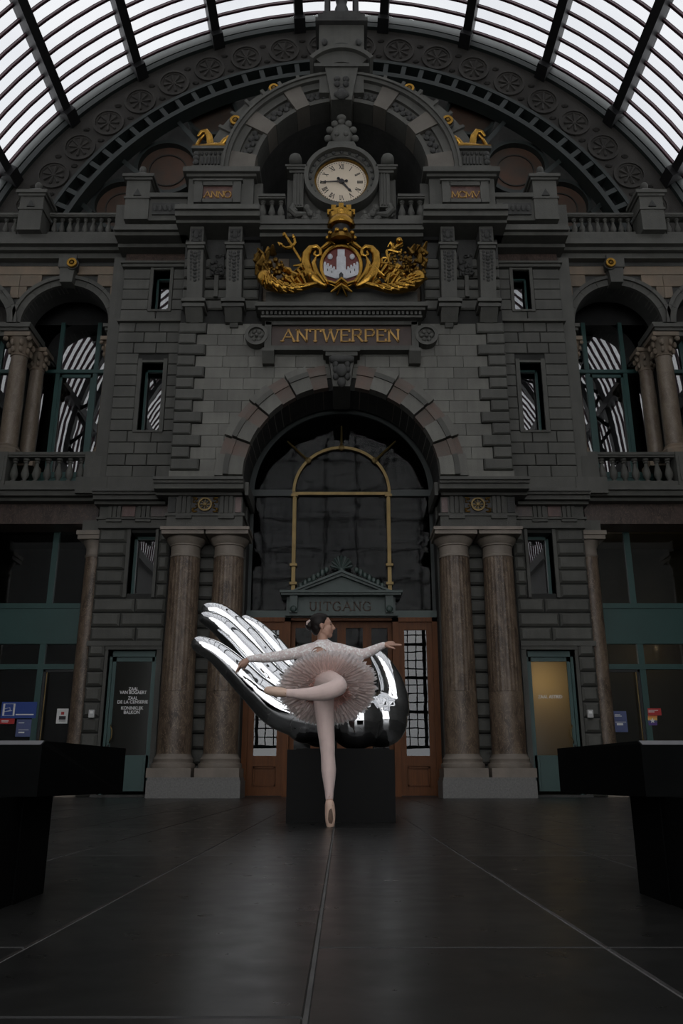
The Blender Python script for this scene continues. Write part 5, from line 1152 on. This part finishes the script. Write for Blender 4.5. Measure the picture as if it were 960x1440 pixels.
# ================================================================ benches, posters
for s, nm, lab in ((-1, 'left', 'black stone bench with thick overhanging slab, cut by the left edge'), (1, 'right', 'black stone bench with thick overhanging slab, cut by the right edge')):
    t_ = thing('stone_bench', lab, 'bench', (s * 1.6, 3.0, 0))
    zt_b, zb_b = 0.495, 0.322
    b = MB(); b.add([(s * .97, 2.8, zb_b), (s * .885, 3.55, zb_b), (s * 2.3, 3.55, zb_b), (s * 2.3, 2.8, zb_b), (s * .97, 2.8, zt_b - .012), (s * .885, 3.55, zt_b), (s * 2.3, 3.55, zt_b), (s * 2.3, 2.8, zt_b - .012), (s * .97, 2.83, zt_b), (s * 2.3, 2.83, zt_b)],
                    [(0, 1, 2, 3), (0, 3, 7, 4), (0, 1, 5, 8, 4), (1, 2, 6, 5), (2, 3, 7, 9, 6), (8, 5, 6, 9), (4, 7, 9, 8)]); b.build('seat_slab', 'bench', t_)
    b = MB(); b.add([(s * .975, 2.797, zt_b - .013), (s * 2.29, 2.797, zt_b - .013), (s * 2.29, 2.829, zt_b + .001), (s * .975, 2.829, zt_b + .001)], [(0, 1, 2, 3)]); b.build('edge_highlight', 'bench_edge', t_)  # pale strip painted as a highlight along the slab's near top edge
    b = MB(); b.box(s * 1.03, s * 2.25, 2.86, 3.14, 0, zb_b); b.box(s * 1.035, s * 2.25, 2.5, 2.86, 0, zb_b); b.build('base', 'bench', t_)
ps = 19.86
def flat(px0, py0, px1, py1, m, name, parent=None, y=ps, d=0.006):
    x0, z1_ = P(px0, py0, y); x1, z0_ = P(px1, py1, y); b = MB(); b.box(x0, x1, y, y + d, z0_, z1_); return b.build(name, m, parent)
def sheet(name, label, cat, px0, py0, px1, py1, m, marks, y=ps):
    t_ = thing(name, label, cat, (P((px0 + px1) / 2, py1, y)[0], y, P(480, py1, y)[1])); s_ = flat(px0, py0, px1, py1, m, 'sheet', t_, y)
    for (a, b_, c, d, mm, nm) in marks: flat(a, b_, c, d, mm, nm, s_, y - .004, .004)
    return t_
t_ = sheet('blue_sign', 'blue sign with white ticket emblem in the left shop window', 'sign', 3, 987, 50, 1010, 'blue',
      [(22, 1004, 47, 1005.6, 'white', 'lettering'), (5, 989.5, 20, 990, 'white', 'emblem_frame'), (5, 1006, 20, 1006.5, 'white', 'emblem_frame'), (5, 989.5, 5.5, 1006.5, 'white', 'emblem_frame'), (19.5, 989.5, 20, 1006.5, 'white', 'emblem_frame')])
b = MB()
for (xa, ya, xb, yb) in ((6, 997, 14, 995), (6, 1001, 14, 999), (6, 997, 6.5, 1001), (14, 995, 14.5, 999), (9, 1000.5, 17, 999.5)):
    p, q = P(xa, ya, ps), P(xb, yb, ps); b.tube([(p[0], ps - .004, p[1]), (q[0], ps - .004, q[1])], .006, 5)
b.build('ticket_emblem', 'white', t_.children[0])
sheet('red_sign', 'small red sign with white lettering below the blue one', 'sign', 0, 1010.5, 20, 1018, 'red', [(2, 1013, 12, 1014.4, 'white', 'lettering'), (2, 1015, 11, 1015.8, 'white', 'lettering')])
sheet('blue_notice', 'faded blue notice low in the left shop window', 'notice', 24, 1011.5, 42, 1036, 'blue_pale', [(26, 1016, 34, 1017, 'white', 'lettering'), (26, 1026, 40, 1026.7, 'white', 'lettering'), (26, 1029, 34, 1031, 'white', 'lettering')])
sheet('white_notice', 'white printed notice on the left shop entrance door', 'notice', 80.5, 996.5, 94.5, 1017.5, 'white', [(83, 1007, 92, 1012, 'ink', 'printed_block'), (86, 1001, 90, 1005, 'red', 'printed_mark'), (83, 1013.5, 92, 1014.3, 'ink', 'lettering')])
sheet('blue_notice', 'faded blue notice on the right shop entrance door', 'notice', 862, 1000, 883, 1029.5, 'blue_pale', [(864, 1004.5, 872, 1005.5, 'white', 'lettering'), (864, 1006.5, 874, 1007.5, 'white', 'lettering'), (865, 1015, 880, 1015.8, 'white', 'lettering'), (867, 1017, 876, 1020, 'white', 'lettering')])
sheet('red_sign', 'red flag-shaped sign in the right shop window', 'sign', 910, 996, 930, 1006, 'red', [(911.5, 998.5, 925, 999.4, 'white', 'lettering'), (911.5, 1000.5, 920, 1001.6, 'white', 'lettering')])
t_ = sheet('rainbow_sticker', 'striped rainbow sticker with white star in the right shop window', 'sticker', 910.5, 1006.5, 924, 1020, 'purple', [(910.5, 1006.5, 924, 1009, 'orange', 'stripe'), (910.5, 1009, 924, 1013, 'yellow', 'stripe'), (910.5, 1013, 924, 1016, 'blue_pale', 'stripe')])
x, z = P(917, 1013.5, ps); pts = []
for k in range(10): a = PI / 2 + PI * k / 5; r = .065 if k % 2 == 0 else .028; pts.append((x + r * math.cos(a), z + r * math.sin(a)))
b = MB(); b.prism(pts, ps - .012, ps - .006); b.build('star', 'white', t_.children[0])

# ================================================================ chrome hand on its pedestal
t_ = thing('black_pedestal', 'plain black square pedestal under the chrome hand', 'pedestal', (0, 8.5, 0))
pw0, pw1 = XP(402.5, 1110, 7.97), XP(555.5, 1110, 7.97); pz = ZP(1054, 7.97)
b = MB(); b.box(pw0, pw1, 7.97, 8.97, 0.0, pz); b.build('block', 'black', t_)
hd = thing('hand_sculpture', 'giant mirror-chrome open hand lying palm up on the black pedestal', 'sculpture', ((pw0 + pw1) / 2, 8.4, pz))
def H(px, py, Y): x, z = P(px, py, Y); return (x, Y, z)
def finger(pts, rad, sub=6):
    "smooth path through control points"
    P_ = [Vector(H(*p)) for p in pts]; out = []; ro = []
    for i in range(len(P_) - 1):
        p0 = P_[max(i - 1, 0)]; p1 = P_[i]; p2 = P_[i + 1]; p3 = P_[min(i + 2, len(P_) - 1)]
        for k in range(sub):
            t = k / sub; out.append(0.5 * ((2 * p1) + (p2 - p0) * t + (2 * p0 - 5 * p1 + 4 * p2 - p3) * t * t + (3 * p1 - p0 - 3 * p2 + p3) * t ** 3)); ro.append(rad[i] + (rad[i + 1] - rad[i]) * t)
    out.append(P_[-1]); ro.append(rad[-1]); return out, ro
hb = MB()
F = [([(281, 906, 8.02), (303, 917, 8.03), (329, 940, 8.06), (358, 969, 8.1), (395, 998, 8.15), (450, 1010, 8.2)], [.085, .105, .128, .145, .19, .24]),
     ([(289, 869, 8.26), (311, 881, 8.27), (341, 912, 8.3), (378, 952, 8.33), (415, 985, 8.36), (470, 1005, 8.4)], [.07, .105, .12, .13, .17, .24]),
     ([(294, 858, 8.5), (312, 864, 8.51), (343, 892, 8.53), (380, 936, 8.55), (425, 978, 8.56), (480, 1003, 8.55)], [.085, .10, .118, .13, .17, .24]),
     ([(345, 872, 8.74), (364, 886, 8.75), (388, 912, 8.76), (420, 955, 8.75), (455, 990, 8.72), (500, 1005, 8.65)], [.06, .085, .105, .125, .17, .22])]
for p, r in F: o, q = finger(p, r); hb.tube(o, q, 20, up=(0, 1, 0))
o, q = finger([(528, 921, 8.42), (541, 940, 8.4), (551, 968, 8.4), (548, 1000, 8.42), (520, 1014, 8.45)], [.07, .1, .135, .19, .25]); hb.tube(o, q, 20, up=(0, 1, 0))
for (px, py, Y, r) in ((535, 1012, 8.4, .265), (500, 1014, 8.25, .27), (500, 1010, 8.65, .26), (450, 1014, 8.4, .25), (430, 1012, 8.2, .22)): hb.ball(H(px, py, Y), r, r, r, 20, 14)
ho = weld(hb, 'hand_body', 'chrome', hd, 0.012, 3, 0.5)
zmin = min(v.co.z for v in ho.data.vertices)
for v in ho.data.vertices:
    if v.co.z < 0.0: v.co.z = 0.0
b = MB(); b.box(-0.42, 0.44, 8.03, 8.85, pz, pz + .012); b.build('base_plate', 'black', hd)
# ================================================================ dancer
M['skin'] = mat('skin', (0.44, 0.26, 0.19), 0.5, var=0.06, scale=8)
M['hair'] = mat('dark_brown_hair', (0.010, 0.007, 0.006), 0.5, var=0.3, scale=30, stretch=(1, 1, 4), spec=0.2)
M['tights'] = mat('pale_pink_tights', (0.76, 0.585, 0.54), 0.6, var=0.05, scale=12, sheen=0.3)
M['satin'] = mat('pale_pink_satin', (0.70, 0.49, 0.38), 0.35, var=0.06, scale=10)
M['sole'] = mat('worn_leather_sole', (0.16, 0.10, 0.07), 0.6, var=0.25, scale=30)
M['lips'] = mat('lips', (0.27, 0.08, 0.07), 0.45, var=0.05)
M['bodice'] = mat('white_bodice', (0.80, 0.77, 0.75), 0.6, var=0.05, scale=10)
def lace(name):
    m = bpy.data.materials.new(name); t, N, L = nodes(m); b = N['Principled BSDF']; b.inputs['Roughness'].default_value = .7
    g_ = N.new('ShaderNodeNewGeometry'); v = N.new('ShaderNodeTexVoronoi'); v.inputs['Scale'].default_value = 55; n_ = N.new('ShaderNodeTexNoise'); n_.inputs['Scale'].default_value = 28; n_.inputs['Detail'].default_value = 5
    L.new(g_.outputs['Position'], v.inputs['Vector']); L.new(g_.outputs['Position'], n_.inputs['Vector'])
    a = N.new('ShaderNodeMath'); a.operation = 'MULTIPLY_ADD'; a.inputs[1].default_value = 0.5; L.new(v.outputs['Distance'], a.inputs[0]); L.new(n_.outputs['Fac'], a.inputs[2])
    r = N.new('ShaderNodeValToRGB'); e = r.color_ramp.elements; e[0].position = .62; e[0].color = (.92, .90, .88, 1); e[1].position = .8; e[1].color = (.70, .60, .58, 1); L.new(a.outputs[0], r.inputs['Fac']); L.new(r.outputs['Color'], b.inputs['Base Color'])
    bp = N.new('ShaderNodeBump'); bp.inputs['Strength'].default_value = .5; bp.inputs['Distance'].default_value = .004; L.new(n_.outputs['Fac'], bp.inputs['Height']); L.new(bp.outputs[0], b.inputs['Normal']); return m
M['lace'] = lace('white_floral_lace')
def tulle(name, col, alpha):
    m = bpy.data.materials.new(name); t, N, L = nodes(m); N.clear(); o = N.new('ShaderNodeOutputMaterial')
    d = N.new('ShaderNodeBsdfDiffuse'); d.inputs['Color'].default_value = (*col, 1); tr = N.new('ShaderNodeBsdfTranslucent'); tr.inputs['Color'].default_value = (*col, 1); m1 = N.new('ShaderNodeMixShader'); m1.inputs['Fac'].default_value = .35; L.new(d.outputs[0], m1.inputs[1]); L.new(tr.outputs[0], m1.inputs[2])
    tp = N.new('ShaderNodeBsdfTransparent'); m2 = N.new('ShaderNodeMixShader'); L.new(tp.outputs[0], m2.inputs[1]); L.new(m1.outputs[0], m2.inputs[2])
    uv = N.new('ShaderNodeAttribute'); uv.attribute_name = 'pleat'; n_ = N.new('ShaderNodeTexNoise'); n_.inputs['Scale'].default_value = 1.0; n_.inputs['Detail'].default_value = 3; L.new(uv.outputs['Vector'], n_.inputs['Vector'])
    q = N.new('ShaderNodeMapRange'); q.inputs['From Min'].default_value = .3; q.inputs['From Max'].default_value = .7; q.inputs['To Min'].default_value = alpha - .25; q.inputs['To Max'].default_value = min(1, alpha + .25); L.new(n_.outputs['Fac'], q.inputs['Value']); L.new(q.outputs[0], m2.inputs['Fac']); L.new(m2.outputs[0], o.inputs[0]); return m
YD0 = 7.26
def D(px, py, dy=0.0): x, z = P(px, py, YD0 + dy); return (x, YD0 + dy, z)
pe = thing('person', 'ballerina in white lace top and pale pink tutu balancing on one pointe shoe', 'person', (D(464, 1163)[0], YD0, 0))
def chain(b, pts, grow=0.0, n=16, sub=4, **k):
    "smooth tapered limb through (px,py,dy,radius)"
    Q = [Vector(D(*p[:3])) for p in pts]; R = [p[3] for p in pts]; o = []; r = []
    for i in range(len(Q) - 1):
        p0, p1, p2, p3 = Q[max(i - 1, 0)], Q[i], Q[i + 1], Q[min(i + 2, len(Q) - 1)]
        for j in range(sub):
            t = j / sub; o.append(.5 * (2 * p1 + (p2 - p0) * t + (2 * p0 - 5 * p1 + 4 * p2 - p3) * t * t + (3 * p1 - p0 - 3 * p2 + p3) * t ** 3)); r.append(R[i] + (R[i + 1] - R[i]) * t + grow)
    o.append(Q[-1]); r.append(R[-1] + grow); b.tube(o, r, n, up=(0, 1, 0.2), **k)
STAND = [(456, 966, .06, .095), (455, 990, .02, .083), (457.5, 1020, 0, .071), (460, 1048, 0, .06), (460.8, 1062, .0, .055), (462, 1083, .01, .0585), (462.6, 1100, .005, .046), (462.8, 1113, 0, .034), (463, 1123, 0, .029)]
FOOT = [(463, 1123, 0, .028), (463.5, 1132, -.012, .034), (464, 1143, -.005, .038), (464.2, 1153, 0, .036), (464.3, 1158.5, .003, .029)]
RAISE = [(452, 958, .05, .1), (460, 958, -.1, .095), (470, 961, -.25, .08), (475.5, 964.5, -.35, .068), (472, 968, -.4, .066), (458, 973, -.4, .065), (442, 975.5, -.38, .054), (428, 976, -.37, .044), (414, 975.5, -.36, .035), (404, 974.5, -.355, .031)]
RFOOT = [(404, 974.5, -.355, .030), (396, 973.5, -.36, .034), (387, 972.5, -.36, .034), (380, 971.5, -.36, .031), (376.5, 971, -.36, .027)]
TORSO = [(460, 962, .06, .115), (459, 945, .12, .1), (456.5, 930, .18, .108), (454.5, 918, .21, .105), (453.5, 911, .22, .07)]
NECK = [(453.3, 913, .22, .06), (453.2, 905, .22, .047), (453.5, 897, .215, .046), (454, 888, .21, .05)]
ARML = [(446, 914, .21, .07), (433.5, 914.5, .2, .055), (418, 918, .19, .047), (399, 921.5, .18, .043), (391, 923, .175, .041), (374, 925, .155, .037), (358, 926, .14, .028), (350.5, 926.5, .135, .024)]
ARMR = [(461, 914, .21, .07), (474, 913.5, .2, .055), (489, 916.5, .19, .048), (505, 919.5, .18, .043), (513, 919, .175, .041), (524, 914.5, .165, .037), (533, 910, .155, .028), (539, 907.5, .15, .024)]
body = MB()
for c in (STAND, FOOT, RAISE, RFOOT, NECK, ARML, ARMR): chain(body, c)
chain(body, TORSO, n=24, flat=1.25); chain(body, [(434, 915, .2, .05), (453, 911, .21, .055), (473, 915, .2, .05)])
# hands: palm, four fingers of different length, thumb
def handm(b, wrist, pdir, side, spread, L=.165, curl=.3):
    w_ = Vector(wrist); d = Vector(pdir).normalized(); sd = Vector(side); sd = (sd - d * sd.dot(d)).normalized(); nn = d.cross(sd)
    pc = w_ + d * L * .27; b.tube([w_ - d * .02, w_ + d * .02, pc, w_ + d * L * .47], [.022, .026, .034, .032], 12, up=nn, flat=1.0)
    for k, (o, ln, cu) in enumerate(((-.027, .40, .9), (-.009, .47, .75), (.009, .45, .85), (.026, .36, 1.1))):
        p0 = w_ + d * L * .42 + sd * o; dd = (d + sd * o * spread).normalized(); q = [p0]; a = dd
        for j, seg in enumerate((.45, .32, .23)):
            a = (a - nn * curl * cu * (.35 + .3 * j)).normalized(); q.append(q[-1] + a * ln * L * 1.15 * seg)
        b.tube(q, [.0098, .009, .008, .007], 8)
    t0 = w_ + d * L * .12 - sd * .022; t1 = t0 + (d * .6 - sd * .7 - nn * .25).normalized() * .035; t2 = t1 + (d * .9 - sd * .25 - nn * .3).normalized() * .032; t3 = t2 + (d - nn * .3).normalized() * .024
    b.tube([t0, t1, t2, t3], [.014, .011, .0095, .008], 8)
wl, wr = D(350, 926.6, .135), D(539, 907.4, .15)
handm(body, wl, (-.72, -.1, -.62), (.35, -.75, .5), 4.0, .175, .35)
handm(body, wr, (1, 0, .07), (0, .9, .3), .8, .165, .1)
# head in profile to the right: u forward (+X), v towards camera, w up
HC = Vector(D(453, 881, .215)); ua = Vector((.985, .12, .05)).normalized(); wa = Vector((-.04, .02, 1)); wa = (wa - ua * wa.dot(ua)).normalized(); va = -wa.cross(ua)
def hp(u, v, w_): return HC + ua * u + va * v + wa * w_
def hball(b, u, v, w_, ru, rv, rw, n=16, m=12):
    q = MB(); q.ball((0, 0, 0), 1, 1, 1, n, m); b.add([hp(u + x * ru, v + y * rv, w_ + z * rw) for x, y, z in q.v], q.f)
hball(body, -.012, 0, .028, .092, .072, .083); hball(body, .034, 0, -.022, .056, .058, .078); hball(body, .056, 0, .022, .034, .05, .036)
body.tube([hp(.0, .045, -.045), hp(.035, .035, -.075), hp(.066, .0, -.085)], [.024, .022, .02], 10); body.tube([hp(.0, -.045, -.045), hp(.035, -.035, -.075), hp(.066, .0, -.085)], [.024, .022, .02], 10)
body.tube([hp(.083, 0, .022), hp(.098, 0, -.004), hp(.109, 0, -.021)], [.009, .0105, .0115], 10); body.tube([hp(.1, 0, -.026), hp(.088, 0, -.03)], [.01, .013], 8)
hball(body, .102, .009, -.024, .009, .007, .007); hball(body, .102, -.009, -.024, .009, .007, .007)
hball(body, .083, 0, -.047, .0135, .022, .0075); hball(body, .081, 0, -.058, .0125, .019, .0075); hball(body, .073, 0, -.081, .017, .018, .014)
hball(body, .052, .036, -.022, .03, .022, .03); hball(body, .052, -.036, -.022, .03, .022, .03)
for q in (-1, 1): hball(body, -.012, q * .07, -.01, .018, .012, .03)
weld(body, 'body', 'skin', pe, .005, 3, .5)
b = MB()
for q in (-1, 1): hball(b, .0685, q * .033, .012, .012, .012, .0055, 10, 8); b.tube([hp(.066, q * .045, .028), hp(.08, q * .03, .033), hp(.085, q * .016, .03)], [.003, .0045, .004], 6)
b.build('eye', 'ink', pe, True)
b = MB(); hball(b, .085, 0, -.0475, .013, .018, .0055); hball(b, .083, 0, -.057, .012, .016, .0055); b.build('lips', 'lips', pe, True)
b = MB(); b.tube([hp(-.016, .078, .012), hp(-.026, .083, .0), hp(-.022, .081, -.02), hp(-.012, .078, -.034), hp(-.004, .075, -.022)], [.006, .0075, .007, .007, .004], 8); b.build('ear', 'skin', pe, True)
b = MB(); hball(b, -.028, 0, .038, .094, .0785, .088, 24, 16); hball(b, -.052, 0, -.002, .06, .066, .07); hball(b, .0, 0, .075, .062, .058, .045); hball(b, -.06, 0, -.04, .035, .05, .04)
hr = weld(b, 'hair', 'hair', pe, .006, 4)
b = MB(); hball(b, -.118, 0, .012, .036, .042, .044); b.build('hair_bun', 'hair', hr, True)
b = MB(); b.tube([hp(-.115, .035, .05), hp(-.135, .03, .035), hp(-.14, .03, .015)], [.006, .01, .006], 8, flat=2.0); b.build('pink_hairpiece', 'tights', hr, True)
# clothes
b = MB(); chain(b, STAND, .004); chain(b, RAISE, .004); chain(b, [(453, 960, .06, .118), (462, 960, .07, .122)], .0)
weld(b, 'tights', 'tights', pe, .007, 3)
def shoe(foot, nm, sole):
    b = MB(); chain(b, foot, .006)
    o = weld(b, nm, 'satin', pe, .005, 2)
    return o
f1 = [(463, 1127, -.004, .026)] + FOOT[1:]
f1[-1] = (464.3, 1159.0, .003, .03)
so = shoe(f1, 'pointe_shoe', None)
zmn = min(v.co.z for v in so.data.vertices)
for v in so.data.vertices:
    if v.co.z < .004: v.co.z = .0
b = MB(); pts = [D(464.3, 1134, -.046), D(464.6, 1143, -.047), D(464.6, 1152, -.041), D(464.5, 1157, -.032)]; b.tube(pts, [.008, .017, .021, .016], 12, up=(1, 0, 0), flat=.35); b.build('leather_sole', 'sole', so, True)
b = MB(); b.tube([D(460, 1129, -.02), D(464.5, 1133, -.045), D(468, 1129, -.02)], .006, 8); b.ball(D(465.5, 1133.5, -.036), .017, .012, .025, 10, 8); b.build('heel_opening', 'sole', so, True)
b = MB(); b.tube([D(458.5, 1121, -.01), D(463, 1120, -.036), D(467.5, 1121, -.01), D(463, 1121, .03), D(458.5, 1121, -.01)], .006, 6, round_ends=False); b.build('ribbon', 'satin', so, True)
s2 = shoe([(401, 974.3, -.357, .0285)] + RFOOT[1:], 'pointe_shoe', None)
b = MB(); b.tube([D(402, 969.5, -.37), D(401.5, 974, -.394), D(402, 979, -.37)], .004, 6); b.build('ribbon', 'satin', s2, True)
b = MB()
chain(b, ARML, .006); chain(b, ARMR, .006); chain(b, TORSO[:-1] + [(453.5, 912, .22, .082)], .007, n=24, flat=1.25); chain(b, [(432, 915, .2, .053), (453, 912, .21, .06), (474, 915, .2, .053)], .006); chain(b, [(453.3, 911, .22, .062), (453.2, 904.5, .22, .05)], .004)
lt = weld(b, 'lace_top', 'lace', pe, .006, 3)
def topx(p):
    "photo coordinates of a world point"
    y, z = p.y, p.z - CAMH; d = y * math.cos(PITCH) + z * math.sin(PITCH); u = -y * math.sin(PITCH) + z * math.cos(PITCH); return (480 + FPX * p.x / d, 720 - FPX * u / d)
KEY = [(436.5, 921), (438.5, 914.5), (442, 911), (446.5, 909.3), (451, 909.8), (456, 912.5), (460, 916.5), (464, 921)]
def inside(p, poly):
    c = False; n_ = len(poly)
    for i in range(n_):
        (x1, y1), (x2, y2) = poly[i], poly[i - 1]
        if (y1 > p[1]) != (y2 > p[1]) and p[0] < (x2 - x1) * (p[1] - y1) / (y2 - y1) + x1: c = not c
    return c
off = Vector(root_loc(pe)); bm = bmesh.new(); bm.from_mesh(lt.data); kill = []
for f_ in bm.faces:
    c = f_.calc_center_median() + off
    if f_.normal.y < 0 and inside(topx(c), KEY): kill.append(f_)
bmesh.ops.delete(bm, geom=kill, context='FACES'); bm.to_mesh(lt.data); bm.free()
b = MB(); b.tube([Vector(D(px_, py_, .0)) + Vector((0, dy, 0)) for px_, py_, dy in ((436.5, 919, .1), (440, 912.5, .105), (446.5, 909.2, .135), (452, 909.6, .135), (457, 912.5, .115), (463, 918.5, .1))], .006, 6); b.build('keyhole_edging', 'bodice', lt, True)
b = MB(); b.ball(D(447.5, 906.5, .15), .008, .006, .01, 8, 6); b.build('collar_button', 'bodice', lt, True)
# tutu: stacked pleated tulle rings seen from beneath
TC = Vector(D(460.5, 968, .06)); th = math.radians(41); e1 = Vector((.995, 0, .08)).normalized(); e2 = Vector((0, -math.cos(th), math.sin(th))); e2 = (e2 - e1 * e2.dot(e1)).normalized(); e3 = e1.cross(e2)   # e3 points away from the legs
if e3.y < 0: e3 = -e3
tu = thing('tutu', '', '', tuple(TC)); del tu['label'], tu['category'], tu['kind']
tu.parent = pe; tu.location = TC - Vector(root_loc(pe))
def ruffle(R, r0, lift, droop, col, alpha, pleats, seed, nm='tulle_layer'):
    rr = random.Random(seed); n = pleats * 4; m = 9; v = []; f = []; pl = []; ph = [rr.uniform(.6, 1.4) for _ in range(pleats)]; ed = [rr.uniform(-.03, .02) for _ in range(n)]; wob = rr.uniform(0, 6)
    for j in range(m):
        u = j / (m - 1)
        for i in range(n):
            a = 2 * PI * i / n; k = i // 4; w_ = math.sin(2 * PI * (i % 4) / 4) * ph[k]
            rad = r0 + (R + (ed[i] + .012 * math.sin(5 * a + wob)) * (1 if u > .8 else 0) - r0) * u
            h = lift * u + droop * u * u + w_ * .006 * (0.25 + u) + .014 * u * math.sin(3 * a + wob) + rr.uniform(-.002, .002)
            p = e1 * (rad * math.cos(a)) + e2 * (rad * math.sin(a)) + e3 * h; v.append(p); pl.append((i * .9 + seed * 50, rad * 9, seed * 7.1))
    for j in range(m - 1):
        for i in range(n): f.append((j * n + i, j * n + (i + 1) % n, (j + 1) * n + (i + 1) % n, (j + 1) * n + i))
    me = bpy.data.meshes.new(nm); me.from_pydata([tuple(p) for p in v], [], f); at = me.attributes.new('pleat', 'FLOAT_VECTOR', 'POINT')
    for i, q in enumerate(pl): at.data[i].vector = q
    me.shade_smooth(); me.materials.append(col); o = bpy.data.objects.new(nm, me); COL.objects.link(o); o.parent = tu
tl_o = tulle('dense_white_tulle', (.97, .93, .92), .85); tl_w = tulle('blush_white_tulle', (.97, .93, .92), .75); tl_p = tulle('pale_pink_tulle', (.97, .84, .80), .7); tl_r = tulle('salmon_tulle', (.93, .60, .53), .7)
for k, (R, r0, li, dr, c, al, pn_) in enumerate(((.42, .10, .015, -.005, tl_o, .9, 64), (.42, .10, .005, -.005, tl_w, .55, 70), (.415, .10, -.005, -.005, tl_w, .5, 62), (.405, .1, -.015, -.005, tl_p, .5, 68), (.39, .1, -.025, -.01, tl_p, .45, 60), (.35, .1, -.035, -.015, tl_p, .42, 56), (.27, .1, -.045, -.02, tl_p, .42, 50), (.19, .1, -.05, -.02, tl_r, .5, 46), (.155, .1, -.055, -.015, tl_r, .6, 42))):
    ruffle(R, r0, li, dr, c, al, pn_, 3 + k)
b = MB(); b.tube([TC + (e1 * math.cos(2 * PI * k / 24) + e2 * math.sin(2 * PI * k / 24)) * .125 - e3 * .03 for k in range(25)], .012, 8, round_ends=False)
me = b.mesh('basque_edge', tl_r, True, tuple(TC)); o = bpy.data.objects.new('basque_edge', me); COL.objects.link(o); o.parent = tu

GROUPS = {'window_column': 'tan columns of the tall windows', 'engaged_column': 'engaged marble columns of the shopfronts', 'balustrade': 'stone balustrades', 'pinnacle': 'pyramid-capped pinnacles', 'console': 'consoles under the pylons',
          'carved_drape': 'carved drapes between the consoles', 'pylon': 'date pylons', 'gilded_beast': 'gilded beasts', 'gilded_roundel': 'gilded roundels', 'wheel_relief': 'gilded wheel reliefs', 'granite_plinth': 'granite plinths', 'cornucopia': 'horns of plenty',
          'stone_bench': 'black stone benches', 'shopfront': 'teal shopfronts', 'door_reader': 'door readers', 'blue_notice': 'blue notices', 'red_sign': 'red shop signs'}
for o in COL.objects:
    if o.parent is None and o.name.split('.')[0] in GROUPS and 'label' in o: o['group'] = GROUPS[o.name.split('.')[0]]
